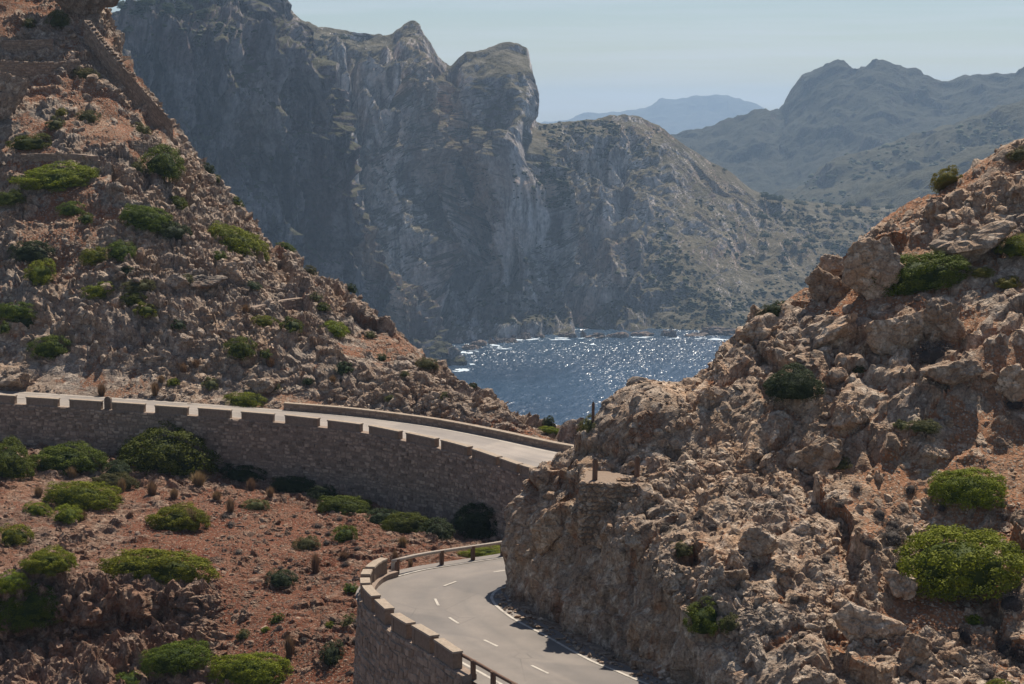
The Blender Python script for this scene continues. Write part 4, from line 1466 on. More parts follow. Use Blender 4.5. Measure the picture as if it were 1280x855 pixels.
# on the hillside above the upper road
for a in [
    (20, 122, 199, 237, 'b', 'widest green shrub on the terraced slope, yellowing at one end, below the terrace walls'),
    (12, 64, 164, 189, 'g', 'green shrub tucked against a rock rib just above the widest terrace shrub'),
    (-6, 30, 232, 258, 'g', 'green shrub below and beside the widest shrub of the terraced slope'),
    (12, 66, 295, 328, 'd', 'dark green shrub with a dry brown top, above a bright one on the rocky slope'),
    (33, 69, 319, 356, 'b', 'light green shrub directly below the dark one with the dry top'),
    (101, 134, 302, 332, 'b', 'rounded light green shrub beside a darker twin among grey rocks'),
    (132, 174, 297, 326, 'g', 'darker green shrub touching its lighter twin among grey rocks'),
    (100, 144, 348, 373, 'b', 'flat light green shrub spread over grey rocks below the twin shrubs'),
    (150, 193, 345, 366, 'o', 'olive green shrub at the head of a small trio on the rocky slope'),
    (151, 182, 362, 383, 'g', 'middle green shrub of a small trio on the rocky slope'),
    (170, 196, 376, 396, 'b', 'lowest light green shrub of a small trio on the rocky slope'),
    (37, 86, 414, 447, 'g', 'dark rounded shrub on the red soil not far above the upper road'),
    (-8, 46, 371, 400, 'g', 'low green shrub in a rocky hollow above the upper road'),
    (152, 216, 249, 290, 'g', 'deep green shrub with a twin at its lower edge on the mid slope'),
    (195, 238, 271, 301, 'd', 'dark green shrub leaning on the lower edge of a larger twin'),
    (72, 104, 248, 271, 'g', 'small rounded green shrub under the widest terrace shrub'),
    (255, 336, 274, 324, 'b', 'long bright green shrub slanting down the ridge of the rocky slope'),
    (178, 231, 172, 226, 'g', 'tall green shrub right below the end of the sloping dry stone wall'),
    (161, 182, 200, 218, 'o', 'small olive shrub at the foot of the tall shrub below the dry stone wall'),
    (90, 123, 81, 103, 'o', 'olive shrub on the terrace beneath the second terrace wall'),
    (164, 189, 152, 169, 'o', 'olive shrub beside the lower end of the sloping dry stone wall'),
    (70, 84, 132, 146, 'y', 'small yellow-green shrub on the upper terraces'),
    (60, 80, 143, 163, 'o', 'olive tuft just below the yellow-green terrace shrub'),
    (95, 124, 134, 155, 'o', 'wide dull olive shrub on the upper terrace'),
    (28, 46, 20, 36, 'o', 'olive shrub above the topmost terrace wall'),
    (60, 88, 8, 36, 'o', 'tall olive shrub against the rock buttress at the hilltop'),
    (0, 18, 98, 118, 'g', 'green shrub on the rock rib beside the upper terraces'),
    (249, 268, 196, 214, 'd', 'dark round shrub on the ridge line above a pale boulder'),
    (264, 275, 215, 230, 'g', 'slim green shrub behind the pale boulder on the ridge line'),
    (282, 304, 243, 257, 'g', 'green shrub capping the ridge line above the rocks'),
    (207, 236, 242, 263, 'g', 'green shrub above the long slanting ridge shrub'),
    (281, 319, 415, 449, 'g', 'domed green shrub above the parapet, standing taller than its neighbours'),
    (314, 346, 391, 410, 'b', 'low light green shrub above the domed one'),
    (352, 378, 394, 416, 'g', 'rounded green shrub beside the low light green one'),
    (399, 438, 397, 423, 'b', 'light green shrub near the crest where the slope falls to the parapet'),
    (325, 340, 434, 449, 'g', g1, g1), (395, 413, 376, 390, 'g', g1, g1), (388, 404, 364, 378, 'o', g1, g1),
    (429, 446, 347, 364, 'd', 'dark round shrub alone on the crest seen against the cliff'),
    (378, 396, 312, 328, 'o', 'olive shrub on the crest seen against the great cliff'),
    (265, 284, 311, 327, 'g', g1, g1), (345, 372, 295, 308, 'g', 'green shrub hugging the crest beyond the slanting shrub'),
    (280, 331, 486, 510, 'b', 'bright green shrub standing by the edge of the upper road'),
    (209, 225, 470, 483, 'b', 'small bright green plant on the gravel beside the upper road'),
    (254, 274, 469, 487, 'o', 'olive shrub on the gravel between grass and road'),
    (519, 547, 442, 464, 'o', 'olive shrub on the rocky spur above the parapet'),
    (585, 598, 477, 487, 'd', 'small dark shrub on the spur seen against the sea'),
    (419, 441, 449, 468, 'd', 'dark shrub in the rocks just above the parapet'),
    (455, 470, 412, 424, 'o', g1, g1), (500, 512, 462, 472, 'o', g1, g1), (550, 562, 488, 500, 'o', g1, g1),
    (480, 494, 492, 502, 'o', g1, g1), (378, 394, 470, 482, 'd', g1, g1), (340, 352, 478, 490, 'o', g1, g1),
    (100, 116, 262, 280, 'g', g1, g1), (0, 14, 400, 416, 'g', g1, g1), (20, 44, 388, 410, 'd', g1, g1),
    (225, 243, 340, 356, 'o', g1, g1), (300, 330, 350, 362, 'd', g1, g1), (215, 232, 398, 412, 'd', g1, g1),
    (150, 168, 330, 344, 'd', g1, g1), (470, 484, 440, 452, 'd', g1, g1), (400, 412, 320, 330, 'd', g1, g1),
]:
    if len(a) > 6:
        a = a[:5] + (by('hill', (a[0] + a[1]) / 2, a[3], {'g': 'small green shrub', 'o': 'small olive shrub', 'd': 'small dark shrub'}[a[4]]), a[6])
    shrub(*a[:6], group=a[6] if len(a) > 6 else None, zone=HILL)
g2 = 'dry grass tussocks by the upper road'
for a in [(119, 135, 482, 498), (186, 202, 480, 499), (238, 252, 450, 462), (330, 346, 448, 462), (300, 314, 382, 394), (222, 236, 455, 470), (196, 208, 470, 480), (410, 422, 470, 480)]:
    shrub(*a, 'tuft', by('hill', a[0], a[3], 'tuft of dry brown grass'), g2, HILL)
# headland end beside the parapet
shrub(677, 693, 515, 537, 'd', 'dark upright shrub at the tip of the spur beyond the parapet', None, HILL)
shrub(672, 704, 530, 545, 'b', 'low light green plant behind the end of the parapet', None, HILL)

g3 = 'shrubs in the shade along the foot of the upper wall'
for a in [
    (150, 273, 512, 606, 'g', 'largest bush of all, growing up over the face of the upper wall'),
    (38, 131, 544, 597, 'g', 'broad green bush next to the largest bush, under the upper wall'),
    (-20, 42, 538, 606, 'g', 'green bush under the upper wall beside the broad one'),
    (58, 152, 591, 641, 'b', 'flat sprawling green bush just below the broad bush under the wall'),
    (29, 63, 624, 646, 'b', 'small light green dome among rocks beside the flat sprawling bush'),
    (64, 107, 626, 656, 'b', 'light green dome at the lower edge of the flat sprawling bush'),
    (186, 259, 621, 669, 'b', 'round bright green bush on the gravel with dry grass at its side'),
    (121, 271, 671, 734, 'b', 'biggest bright green domed bush on the gravel, above a rock outcrop'),
    (-4, 41, 649, 684, 'b', 'light green bush among the grey rocks left of the gravel'),
    (30, 93, 677, 721, 'b', 'light green double bush beside the biggest domed bush'),
    (-8, 35, 711, 737, 'b', 'low light green bush above the sprawling one on the outcrop'),
    (-8, 86, 727, 777, 'g', 'sprawling green bush hanging over the top of the rock outcrop'),
    (178, 266, 792, 843, 'g', 'dark green bush in the hollow below the rock outcrop'),
    (262, 368, 806, 858, 'b', 'long bright green bush slanting up towards the lower wall'),
    (140, 178, 836, 862, 'g', 'small green bush below the rock outcrop next to the dark one'),
    (366, 399, 664, 691, 'o', 'olive grey shrub alone on the red gravel'),
    (332, 371, 706, 736, 'd', 'dark rounded shrub on the gravel between two rocky patches'),
    (414, 446, 649, 681, 'g', 'small double green shrub on the red gravel below the wall'),
    (302, 336, 619, 641, 'o', 'low olive shrub on the red gravel under the wall'),
    (396, 468, 611, 650, 'g', 'green bush in the shade at the foot of the upper wall'),
    (473, 537, 629, 674, 'g', 'green bush lit from above at the wall foot, next to a very dark one'),
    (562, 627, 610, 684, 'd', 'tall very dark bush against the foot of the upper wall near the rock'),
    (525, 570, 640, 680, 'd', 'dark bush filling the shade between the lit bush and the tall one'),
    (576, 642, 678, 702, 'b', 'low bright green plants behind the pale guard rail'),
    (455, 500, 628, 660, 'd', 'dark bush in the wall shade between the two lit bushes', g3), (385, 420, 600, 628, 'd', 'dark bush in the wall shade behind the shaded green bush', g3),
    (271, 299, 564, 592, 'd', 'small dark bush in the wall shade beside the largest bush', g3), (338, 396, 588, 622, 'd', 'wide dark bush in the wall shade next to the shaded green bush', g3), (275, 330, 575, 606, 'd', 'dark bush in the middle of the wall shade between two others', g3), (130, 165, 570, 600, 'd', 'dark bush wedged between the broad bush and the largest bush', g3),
    (115, 172, 585, 615, 'o', 'dull olive shrub between the largest bush and the flat sprawling bush'),
    (430, 448, 727, 742, 'g', 'small green shrub against the outside of the lower wall'),
    (337, 356, 764, 780, 'g', 'small green shrub on the red gravel above the slanting bush'),
    (326, 338, 782, 791, 'b', 'tiny bright plant on the red gravel above the slanting bush'),
    (404, 422, 775, 788, 'b', 'small bright green plant on the rocks by the lower wall'),
    (296, 312, 784, 800, 'o', 'small olive shrub at the edge of the outcrop'),
    (468, 498, 836, 862, 'b', 'bright green plant growing at the foot of the lower wall'),
    (402, 430, 796, 832, 'd', 'dark shrub in a cleft of the rocks by the lower wall'),
    (428, 444, 764, 785, 'o', 'olive plant at the corner of the lower wall'),
    (452, 468, 708, 722, 'd', 'dark plant behind the blocks of the lower wall'),
]:
    shrub(*a[:6], group=a[6] if len(a) > 6 else None, zone=LOW)
g4 = 'dry grass tussocks on the gravel below the upper wall'
for a in [(386, 403, 696, 723), (280, 296, 626, 646), (226, 252, 640, 668), (180, 200, 604, 624), (236, 262, 592, 612), (262, 280, 615, 628), (352, 372, 798, 826), (40, 56, 610, 624), (92, 112, 640, 652),
          (488, 500, 690, 712), (508, 518, 700, 714), (495, 512, 672, 686), (330, 346, 610, 624), (306, 322, 600, 618), (210, 226, 612, 626), (146, 160, 600, 620), (80, 100, 585, 600), (420, 440, 690, 700)]:
    shrub(*a, 'tuft', by('low', a[0], a[3], 'tuft of dry brown grass'), g4, LOW)
# gravel dots
r_ = random.Random(5)
g5 = 'dark cushion plants dotted over the red gravel'
for k in range(46):
    x, y = r_.uniform(250, 450), r_.uniform(640, 850)
    if y > 640 + (x - 200) * 0.9 or (x < 300 and y > 735 and y < 790):
        continue
    w_ = r_.uniform(5, 12)
    shrub(x, x + w_, y, y + w_ * 0.8, 't', by('low', x, y, 'tiny dark gravel plant'), g5, LOW)

# on the rocky hill on the right
for a in [
    (1070, 1208, 301, 368, 'g', 'wide deep green bush under the slabs near the top of the rocky hill'),
    (956, 1029, 449, 501, 'd', 'dark green domed bush alone on pale rubble of the rocky hill'),
    (1163, 1258, 574, 633, 'b', 'bright green bush slanting just above the biggest bush of the rocky hill'),
    (1115, 1273, 631, 744, 'b', 'biggest bright green bush of the rocky hill, beside a pale pointed boulder'),
    (1163, 1204, 203, 241, 'y', 'yellow-green upright bush on the skyline of the rocky hill'),
    (1259, 1290, 179, 203, 'o', 'brownish bush on the skyline at the top of the rocky hill'),
    (1249, 1295, 288, 322, 'b', 'green bush on the hill beside the large slabs near its top'),
    (947, 987, 371, 401, 'd', 'dark bush on the edge of the rocky hill against the far slope'),
    (1210, 1244, 332, 348, 'y', 'low yellow-green plant beyond the wide deep green bush'),
    (1244, 1276, 344, 362, 'y', 'yellowish plant among stones beyond the wide deep green bush'),
    (858, 907, 743, 791, 'g', 'dark green shrub on the lip of the road cutting'),
    (900, 926, 762, 790, 'o', 'olive shrub touching the dark green one on the lip of the cutting'),
    (836, 866, 673, 698, 'o', 'olive green shrub on the ledge above the road cutting'),
    (1036, 1065, 570, 588, 'o', 'olive shrub on a rock in the middle of the rocky hill'),
    (1134, 1177, 522, 541, 'o', 'low olive shrub on bare orange ground'),
    (1118, 1138, 524, 537, 'o', 'smaller olive shrub beside the low one on bare orange ground'),
    (724, 752, 515, 545, 'o', 'olive green plant at the foot of the stake on the rock edge'),
    (1205, 1228, 765, 782, 'b', 'small bright green plant below the biggest bush of the rocky hill'),
    (1064, 1084, 454, 470, 'o', 'small olive plant on rubble near the dark domed bush'),
    (1234, 1262, 846, 868, 'b', 'green plant low on the rocky hill under the cushion plants'),
]:
    shrub(*a[:6], zone=RIGHT)
g6 = 'dark grey cushion plants on the rocky hill'
for a in [(1143, 1192, 422, 456), (1090, 1108, 630, 650), (1106, 1126, 640, 668), (1120, 1134, 628, 642), (1190, 1222, 726, 748), (1246, 1284, 734, 766), (1084, 1098, 672, 686), (1095, 1132, 655, 682), (1250, 1284, 494, 512), (1078, 1092, 668, 684),
          (1112, 1128, 690, 720), (1200, 1214, 780, 806), (1160, 1180, 800, 824), (1218, 1246, 828, 850), (1245, 1270, 796, 826), (1266, 1290, 800, 830), (1120, 1136, 352, 368), (1040, 1060, 622, 636), (1064, 1078, 604, 614), (1130, 1146, 600, 618),
          (862, 884, 640, 652), (880, 900, 650, 664), (935, 950, 700, 714), (1230, 1246, 270, 300), (1240, 1256, 300, 320), (1006, 1024, 600, 612), (960, 975, 612, 625), (820, 840, 650, 668), (1170, 1184, 628, 640), (1250, 1262, 636, 652), (1024, 1040, 690, 704), (985, 1000, 740, 756), (955, 968, 780, 795)]:
    shrub(*a, 't', by('right', (a[0] + a[1]) / 2, a[3], ('large ' if a[1] - a[0] > 28 else '') + 'dark grey cushion plant'), g6, RIGHT)
print('plants', NPL[0])

# ================================================================== dry stone walls and terraces on the hillside
def ground_path(pts, zone, lift=0.0, n=None):
    out = []
    for px, py in pts:
        h = hit(px, py, zone)
        out.append(np.array(h[0]) + np.array((0, 0, lift)))
    out = np.array(out)
    out[1:-1] = out[1:-1] * 0.5 + (out[:-2] + out[2:]) * 0.25
    return spline(out, 0.5)
def dry_wall(label, pts, hgt, seed, thick=0.6, below=0.8, cap=True, ch=(0.16, 0.32), cl=(0.22, 0.55)):
    path = ground_path(pts, HILL)
    root = empty('dry_stone_wall', tuple(path[len(path) // 2]), label, 'wall')
    wall_core(path, 1, thick, hgt - 0.02, lambda s: hgt + below, 0.08, M['mortar'], 'wall_core', root)
    stones_face(path, 1, hgt, lambda s: hgt + below * 0.5, 0.08, M['dry_stone'], 'stonework', root, ch, cl, (0.02, 0.08), rs=seed)
    d = arclen(path)
    r = random.Random(seed)
    s = 0.1
    while cap and s < d[-1] - 0.3:           # uneven cap stones
        l = r.uniform(0.4, 0.75)
        p, t, n = frame_at(path, d, s + l / 2)
        o = obj('cap_stone', rock_mesh(r.randrange(12), 'stone_l'), root)
        o.location = p + np.array((0, 0, hgt + 0.02)) - n * (thick * 0.5)
        o.scale = (l * 0.52, thick * 0.62, 0.16)
        o.rotation_euler = (0, math.asin(max(-1, min(1, 0))), math.atan2(t[1], t[0]))
        s += l
    settle_all(root)
dry_wall('tall dry stone wall running straight down the crest of the terraced hillside', [(106, 50), (120, 68), (134, 87), (147, 101), (160, 114), (174, 132), (190, 150), (205, 165), (216, 178)], 1.9, 31)
dry_wall('topmost terrace wall below the hilltop rocks', [(2, 60), (22, 60), (44, 59), (66, 58)], 0.75, 32, cap=False)
dry_wall('long plain terrace wall under the topmost one', [(-14, 90), (12, 91), (40, 93), (70, 94), (100, 90)], 1.15, 33, cap=False)
dry_wall('low dark terrace wall right above the widest terrace shrub', [(24, 200), (48, 199), (72, 198), (96, 199), (116, 202)], 0.5, 34, cap=False)
dry_wall('short terrace wall beneath the tall dry stone wall', [(164, 184), (180, 186), (196, 187), (208, 188)], 0.6, 35, cap=False)
dry_wall('low rubble terrace wall near the crest above the parapet', [(316, 392), (336, 386), (356, 381), (378, 379)], 0.45, 36, cap=False)

# rock buttress at the hilltop
def boulder(x0, x1, y0, y1, label, zone, var, mkey='stone_r', deep=0.8, tilt=0.0, name='boulder', cat='boulder', sink=0.0, yaw=0.0):
    cx, cy = (x0 + x1) / 2, (y0 + y1) / 2
    h = hit(cx, y1 - 0.12 * (y1 - y0), zone) or hit(cx, y1 + 6, zone)
    if h is None:
        print('no ground for boulder', label)
        return
    d = h[0].y
    w, ht = (x1 - x0) / F * d / 2, (y1 - y0) / F * d / 2
    o = obj(name, rock_mesh(var, mkey), None, label=label, category=cat)
    c = P(cx, cy, d + w * deep * 0.3 - sink)
    me = o.data
    o.location = c
    o.scale = (w / 0.86, w * deep / 0.75, ht / 0.6)
    o.rotation_euler = (0, tilt, yaw)
    return o
boulder(56, 142, -120, 38, 'grey rock buttress rising at the head of the tall dry stone wall', HILL, 3, 'stone_l', 0.6, name='rock_buttress', cat='rock')
boulder(-30, 26, 82, 160, 'upright rock rib beside the upper terraces', HILL, 7, 'stone_l', 0.5, 0.25, name='rock_rib', cat='rock')
boulder(247, 272, 217, 234, 'pale boulder on the ridge line below a dark round shrub', HILL, 2, 'stone_l')
boulder(236, 274, 344, 365, 'squared boulder cluster in the middle of the rocky slope', HILL, 5, 'stone_l', 0.7)
boulder(204, 238, 342, 362, 'rounded boulder beside the squared one on the rocky slope', HILL, 8, 'stone_l', 0.7)
boulder(268, 300, 322, 350, 'upright grey boulder above the squared one on the rocky slope', HILL, 1, 'stone_l', 0.7)
boulder(318, 350, 470, 492, 'pale boulder close to the start of the parapet', HILL, 4, 'stone_l', 0.7)
boulder(-4, 40, 462, 490, 'weathered ribbed boulder beside the upper road', HILL, 6, 'stone_l', 0.7)
boulder(1007, 1056, 338, 380, 'blocky boulder carrying two smaller blocks on the hill edge', RIGHT, 0, deep=0.7)
boulder(1006, 1034, 324, 346, 'smaller block perched on the outer end of the blocky boulder', RIGHT, 9, deep=0.8, sink=1.2)
boulder(1024, 1056, 318, 348, 'larger block perched on top of the blocky boulder', RIGHT, 10, deep=0.8, sink=1.2)
boulder(1050, 1130, 298, 384, 'tall smooth slab leaning behind the wide deep green bush', RIGHT, 2, deep=0.5, tilt=-0.25)
boulder(922, 966, 398, 434, 'rounded brown boulder on the outer edge of the rocky hill above the sea', RIGHT, 11, deep=0.8)
boulder(1112, 1150, 714, 750, 'pale pointed boulder under the biggest bush of the rocky hill', RIGHT, 4, deep=0.8, tilt=0.5)
boulder(1172, 1250, 282, 330, 'broad pale slab near the top of the rocky hill', RIGHT, 5, deep=0.6, tilt=-0.15)
boulder(1240, 1300, 452, 510, 'large rounded grey boulder beside a dark cushion plant', RIGHT, 8, deep=0.7)
boulder(1160, 1225, 445, 485, 'long grey ledge boulder beneath the spreading cushion plant', RIGHT, 3, deep=0.6, tilt=-0.1)
boulder(1000, 1080, 396, 436, 'long sloping boulder with a rusty brown underside', RIGHT, 6, deep=0.5, tilt=-0.42)
boulder(1150, 1200, 370, 420, 'angular pale boulder below the wide deep green bush', RIGHT, 1, deep=0.6)
boulder(1098, 1160, 390, 440, 'hollowed grey boulder next to the angular pale one', RIGHT, 7, deep=0.6, tilt=-0.3)
boulder(1035, 1085, 500, 545, 'ribbed pale boulder on the rubble below the dark domed bush', RIGHT, 9, deep=0.6, tilt=-0.5)
boulder(1000, 1060, 545, 590, 'slanting slab boulder on bare orange ground', RIGHT, 4, deep=0.5, tilt=-0.35)
boulder(1128, 1160, 790, 830, 'upright orange boulder low on the rocky hill', RIGHT, 10, deep=0.8)
boulder(1040, 1110, 755, 800, 'orange brown boulder in front of the pointed pale one', RIGHT, 0, deep=0.7)
boulder(920, 975, 655, 700, 'worn boulder above the lip of the road cutting', RIGHT, 8, deep=0.7)
boulder(664, 708, 630, 692, 'bulging brown rock at the corner of the road cutting', RIGHT, 11, deep=0.6, tilt=0.3, name='rock_bulge', cat='rock', sink=0.3)

# ================================================================== stone platform with timber posts
pz = 94.7
pl = [P(727, 668, pz), P(806, 652, pz - 0.6)]
zt0, zt1 = P(727, 604, pz)[2], P(806, 597, pz)[2]
plat = empty('stone_platform', tuple(pl[0]), 'small rubble stone platform with two timber posts, built on the rock above the road', 'platform')
def blockp(c0, c1, depth, zb, zt, mat, name, parent):
    mb = MB()
    b = np.array((0.25, depth, 0))
    q = [np.array((c0[0], c0[1], zb)), np.array((c1[0], c1[1], zb)), np.array((c1[0], c1[1], zb)) + b, np.array((c0[0], c0[1], zb)) + b]
    mb.box8(q + [np.array((v[0], v[1], zt)) for v in q])
    return obj(name, mb.mesh(name, mat), parent)
blockp(pl[0], pl[1], 3.4, pl[0][2] - 0.8, zt0 - 0.06, M['mortar'], 'wall_core', plat)
blockp(pl[0] + np.array((0.02, 0.02, 0)), pl[1], 3.3, zt0 - 0.055, zt0 + 0.02, M['dry_stone'], 'paving', plat)
r_ = random.Random(77)
def face_stones(c0, c1, z0, z1, parent):
    v = c1 - c0
    v[2] = 0
    ln = np.linalg.norm(v)
    t = v / ln
    z = z0
    row = 0
    while z < z1:
        hh = r_.uniform(0.2, 0.32)
        s = -r_.uniform(0, 0.2)
        while s < ln:
            l = r_.uniform(0.24, 0.46)
            o = obj('stone', rock_mesh(r_.randrange(12), 'stone_r'), parent)
            o.location = c0 * np.array((1, 1, 0)) + t * (s + l / 2) + np.array((0, 0, z + hh / 2))
            o.scale = (l * 0.60, 0.2, hh * 0.78)
            o.rotation_euler = (r_.uniform(-0.15, 0.15), r_.uniform(-0.3, 0.3), math.atan2(t[1], t[0]) + r_.uniform(-0.1, 0.1))
            s += l
        z += hh
face_stones(pl[0].copy(), pl[1].copy(), pl[0][2] - 0.5, zt0 - 0.12, plat)
face_stones(pl[0] + np.array((0.25, 3.3, 0)), pl[0].copy(), pl[0][2] - 0.5, zt0 - 0.12, plat)
for k in range(8):
    o = obj('stone', rock_mesh(r_.randrange(12), 'stone_r'), plat)
    q = P(775 + 3.6 * k, 596, pz + 0.5)
    o.location = (q[0], pz + 0.3 + r_.uniform(0, 0.7), zt0 + 0.10)
    o.scale = (0.24, 0.22, 0.2)
settle_all(plat)
def timber_post(base, h, w, label):
    root = empty('timber_post', tuple(base), label, 'post')
    mb = MB()
    mb.box8([(a * w, b * w, -0.3) for a, b in ((-1, -1), (1, -1), (1, 1), (-1, 1))] + [(a * w * 0.94, b * w * 0.94, h) for a, b in ((-1, -1), (1, -1), (1, 1), (-1, 1))])
    obj('shaft', mb.mesh('shaft', M['timber']), root)
    mb = MB()
    mb.tube([(0, 0, h + 0.002), (0, 0, h + 0.05), (0, 0, h + 0.1)], [w * 0.9, w * 0.8, w * 0.25], 8)
    obj('cap', mb.mesh('cap', M['bark']), root)
    root.rotation_euler = (0, 0.02, 0.25)
q = P(743.5, 604, pz + 0.75)
timber_post((q[0], q[1], zt0 + 0.02), 1.0, 0.105, 'timber post at the outer corner of the stone platform')
q = P(796, 597, pz + 0.75)
timber_post((q[0], q[1], zt0 + 0.02), 1.12, 0.105, 'timber post at the inner end of the stone platform, set among loose stones')
h = hit(741, 532, RIGHT)
timber_post(tuple(h[0]), 1.15, 0.065, 'thin leaning stake on the rock edge against the sea')

# ================================================================== shore: foam, shelf rocks
def mat_foam():
    t = NT('foam')
    c = t.mix(t.rmap(t.noise(0.35, 4, 0.7), 0.4, 0.6), (0.75, 0.79, 0.82), (0.30, 0.42, 0.5))
    return t.done(c, 0.6, t.bump(t.noise(0.8, 4, 0.7), 0.7, 0.4), 0.3)
M['foam'] = mat_foam()
def foam_patch(px, py, wpx, dpx, seed):
    r = np.random.default_rng(seed)
    c = at_height(px, py, 0.0)
    w = wpx / F * c[1] / 2
    e = at_height(px, py - dpx / 2, 0.0)
    dd = abs(e[1] - c[1])
    n = 26
    a = np.linspace(0, 2 * math.pi, n, endpoint=False)
    rr = 1 + 0.45 * fbm(np.stack([np.cos(a) * 1.6, np.sin(a) * 1.6, np.full(n, seed * 3.1)], 1), 3, 0.7, seed=seed)
    v = [(c[0], c[1], 0.16)] + [(c[0] + w * k * math.cos(t), c[1] + dd * k * math.sin(t), 0.14) for t, k in zip(a, rr)] + [(c[0] + w * k * 1.08 * math.cos(t), c[1] + dd * k * 1.08 * math.sin(t), -0.3) for t, k in zip(a, rr)]
    f = [(0, 1 + k, 1 + (k + 1) % n) for k in range(n)] + [(1 + k, 1 + n + k, 1 + n + (k + 1) % n, 1 + (k + 1) % n) for k in range(n)]
    return v, f
mb = MB()
fr_ = random.Random(3)
for (px, py, w, d) in [(577, 462, 26, 3.5), (568, 452, 14, 2.5), (583, 440, 34, 2.2), (612, 431, 30, 1.8), (640, 425.5, 40, 1.6), (670, 424, 28, 1.4), (628, 435, 24, 1.6), (648, 439, 12, 1.2), (700, 423.5, 30, 1.3), (735, 422.5, 18, 1.6), (742, 430, 12, 1.5), (760, 421, 24, 1.2), (800, 421.5, 40, 1.2), (840, 423, 26, 1.2), (873, 424, 30, 1.4), (895, 424, 24, 1.3), (560, 447, 16, 2), (590, 455, 10, 1.4)]:
    for k in range(3):
        v, f = foam_patch(px + fr_.uniform(-w, w) * 0.35, py + fr_.uniform(-1, 1.2), w * fr_.uniform(0.3, 0.7), d * fr_.uniform(0.5, 1.1), fr_.randrange(999))
        mb.add(v, f)
obj('sea_foam', mb.mesh('sea_foam', M['foam']), None, kind='stuff')
M['shore'] = mat_ground('shore', (0.22, 0.18, 0.155), (0.29, 0.21, 0.165), (0.40, 0.33, 0.28), (0.25, 0.15, 0.1), (0.28, 0.16, 0.10), 0.12)
SH_ME = [mesh_np('shore_rock', *ROCK_HI[k], M['shore']) for k in range(6)]
def shore_rock(px, py, w, h, label, group=None, deep=1.0):
    c = at_height(px, py, 0.0)
    o = obj('shore_rock', fr_.choice(SH_ME), None, label=label, category='rock', group=group)
    o.location = (c[0], c[1], 0)
    ww = w / F * c[1] / 2
    o.scale = (ww * 1.15, ww * deep, h / F * c[1] * 1.5)
    o.rotation_euler = (0, 0, fr_.uniform(-0.4, 0.4))
shore_rock(905, 419, 74, 13, 'long pale rock shelf at the waterline beyond the rocky hill', None, 0.4)
for k in range(34):
    px = fr_.uniform(552, 880)
    py = np.interp(px, [550, 560, 600, 650, 700, 860, 900], [452, 443, 433, 425, 421.5, 419.5, 421]) + fr_.uniform(-1.5, 1.0)
    shore_rock(px, py, fr_.uniform(7, 22), fr_.uniform(3, 9), ['brown shore rock below the near cliff, where the foam is widest', 'brown shore rock below the main cliff face', 'brown shore rock below the green headland slope', 'brown shore rock next to the long pale rock shelf'][0 if px < 600 else 1 if px < 700 else 2 if px < 840 else 3], 'rocks along the far shore')

# ================================================================== far vegetation
def scrub(Qname, n, boxes, smin, smax, mat, seed, name):
    r = np.random.default_rng(seed)
    V, Fc, T, off = [], [], [], 0
    v, f = ROCK_LO[0]
    cnt = 0
    tot = sum(b[4] for b in boxes)
    for (x0, x1, y0, y1, wt) in boxes:
        for k in range(int(n * wt / tot)):
            h = hit(r.uniform(x0, x1), r.uniform(y0, y1), (Qname,))
            if h is None:
                continue
            if abs(h[1].z) < 0.42 and r.random() < 0.9:
                continue
            if fbm(np.array(h[0])[None] * 0.016, 3, seed=401)[0] < r.uniform(-0.45, 0.35):
                continue
            s = r.uniform(smin, smax) * (1 if r.random() < 0.85 else 1.7)
            vv, f = ROCK_LO[int(r.integers(8))]
            w = vv * np.array((s, s, s * 0.8)) * r.uniform(0.8, 1.2, 3) + np.array(h[0]) + np.array((0, 0, s * 0.2))
            V.append(w)
            Fc.append(f + off)
            T.append(np.full(len(vv), r.random()))
            off += len(vv)
    me = mesh_np(name, np.concatenate(V), np.concatenate(Fc), M[mat], {'tint': np.concatenate(T)}, True)
    return obj(name, me, None, kind='stuff')
M['scrub'] = mat_leaf('scrub', (0.028, 0.038, 0.014), (0.062, 0.068, 0.024), 0.1)
scrub('headland', 6400, [(820, 1120, 230, 420, 5), (680, 830, 150, 230, 1), (640, 720, 205, 260, 1.2), (560, 900, 300, 410, 1.2), (330, 560, 40, 120, 0.4)], 0.8, 2.1, 'scrub', 5, 'far_scrub')
scrub('mountain.001', 900, [(990, 1280, 150, 260, 1)], 2.0, 4.5, 'scrub', 7, 'far_scrub')
scrub('sea_cliff', 500, [(140, 330, 10, 60, 2), (200, 540, 60, 430, 1)], 0.8, 2.2, 'scrub', 6, 'far_scrub')

def pine(px, py, h, seed, label, group, zone, broad=0.45):
    hh = hit(px, py, zone)
    if hh is None:
        return
    r = np.random.default_rng(seed)
    root = empty('pine_tree', tuple(hh[0]), label, 'tree', group)
    mb = MB()
    lean = r.normal(0, 0.08, 2)
    mb.tube([(0, 0, -0.8), (lean[0] * h * 0.4, lean[1] * h * 0.4, h * 0.4), (lean[0] * h, lean[1] * h, h * 0.8)], [h * 0.035, h * 0.025, h * 0.01], 6)
    for k in range(4):
        a = r.uniform(0, 6.28)
        mb.tube([(0, 0, h * 0.4), (h * 0.22 * math.cos(a), h * 0.22 * math.sin(a), h * 0.66)], [h * 0.014, h * 0.006], 5)
    obj('trunk', mb.mesh('trunk', M['bark']), root)
    c = obj('crown', CROWN_SML[int(r.integers(5))], root)
    c.material_slots[0].link = 'OBJECT'
    c.material_slots[0].material = M['leaf_dark']
    c.scale = (h * broad, h * broad, h * 0.42)
    c.location = (lean[0] * h * 0.7, lean[1] * h * 0.7, h * 0.48)
HEAD, CLF = ('headland',), ('sea_cliff',)
gp = 'pines on the wooded saddle of the headland'
pr = random.Random(12)
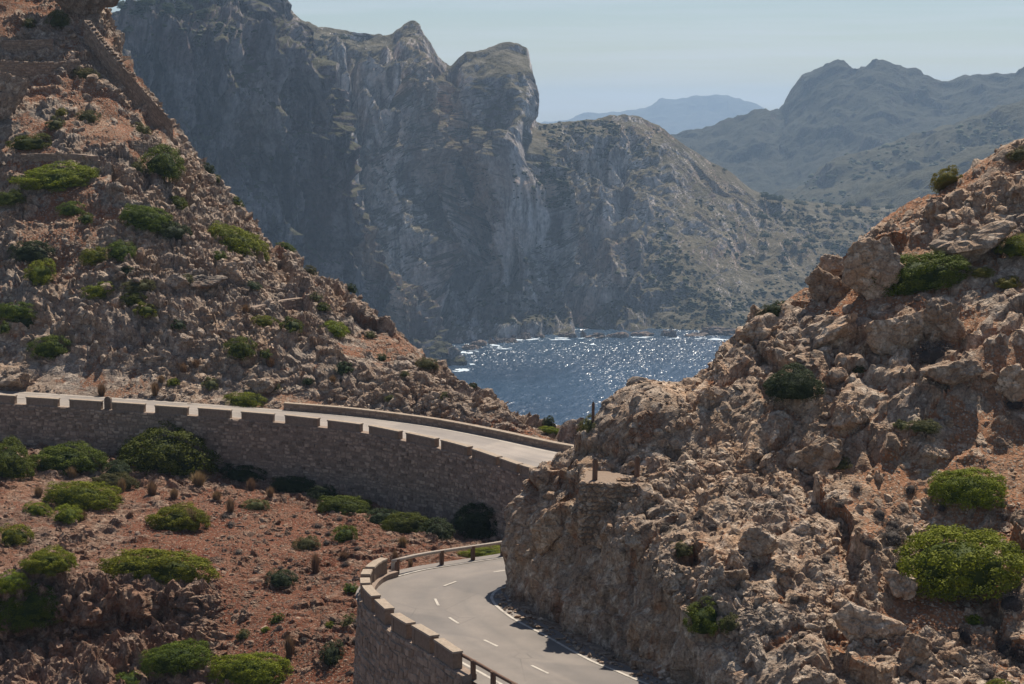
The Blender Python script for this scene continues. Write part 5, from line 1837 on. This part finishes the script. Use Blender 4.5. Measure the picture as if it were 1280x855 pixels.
for k in range(42):
    px = pr.uniform(950, 1128)
    py = pr.uniform(258, 330) if k > 16 else np.interp(px, [940, 1000, 1060, 1130], [246, 256, 262, 266]) + pr.uniform(1, 5)
    pine(px, py, pr.uniform(6, 11), 700 + k, ('dark pine on the skyline of the wooded saddle' if k <= 16 else 'dark rounded pine on the slope under the wooded saddle'), gp, HEAD, 0.5)
pine(405, 52, 6.5, 760, 'lone pine on the rim of the great cliff', None, HEAD, 0.5)
pine(432, 54, 8, 761, 'wider pine with a flat crown on the rim of the great cliff', None, HEAD, 0.62)
for k, px in enumerate([676, 700, 717, 822, 893, 906]):
    pine(px, np.interp(px, [660, 700, 740, 790, 820, 850, 890, 920], [160, 163, 159, 151, 164, 186, 209, 222]), pr.uniform(3, 5), 770 + k, 'small bush-like tree on the skyline of the headland', 'skyline trees on the headland', HEAD, 0.5)
for k in range(22):
    pine(pr.uniform(140, 262), pr.uniform(8, 26), pr.uniform(5, 9), 800 + k, 'pine in the grove on the plateau above the near cliff', 'pines on the plateau above the near cliff', CLF, 0.55)

# verge rubble fallen from the cutting
vr = np.random.default_rng(55)
ipath = resample(inner, step=0.3)
V, Fc, T, off = [], [], [], 0
for k in range(520):
    i = int(vr.integers(14, len(ipath) - 20))
    dd = 0.15 + abs(vr.normal(0, 0.55))
    q = offset(ipath[i - 2:i + 3], dd)[2]
    sz_ = 0.05 + 0.11 * vr.random() ** 2
    v, f = ROCK_LO[int(vr.integers(8))]
    V.append(v * sz_ * vr.uniform(0.7, 1.3, 3) + q + np.array((0, 0, sz_ * 0.3)))
    Fc.append(f + off)
    T.append(np.full(len(v), vr.random()))
    off += len(v)
obj('loose_rocks', mesh_np('loose_rocks', np.concatenate(V), np.concatenate(Fc), M['rock_right'], {'tint': np.concatenate(T), 'soil': np.zeros(off)}), bpy.data.objects['verge'], kind='stuff')

# ================================================================== haze
hz = NT('haze')
hz.t.nodes.remove(hz.b)
pv = hz.n('ShaderNodeVolumePrincipled')
pv.inputs['Color'].default_value = (0.50, 0.71, 0.98, 1)
pv.inputs['Density'].default_value = 0.000095
pv.inputs['Anisotropy'].default_value = 0.2
hz.l(pv.outputs[0], hz.out.inputs['Volume'])
mb = MB()
mb.box8([(-6000, -400, -12), (6000, -400, -12), (6000, 13500, -12), (-6000, 13500, -12), (-6000, -400, 330), (6000, -400, 330), (6000, 13500, 330), (-6000, 13500, 330)])
obj('haze', mb.mesh('haze', hz.m), kind='stuff')
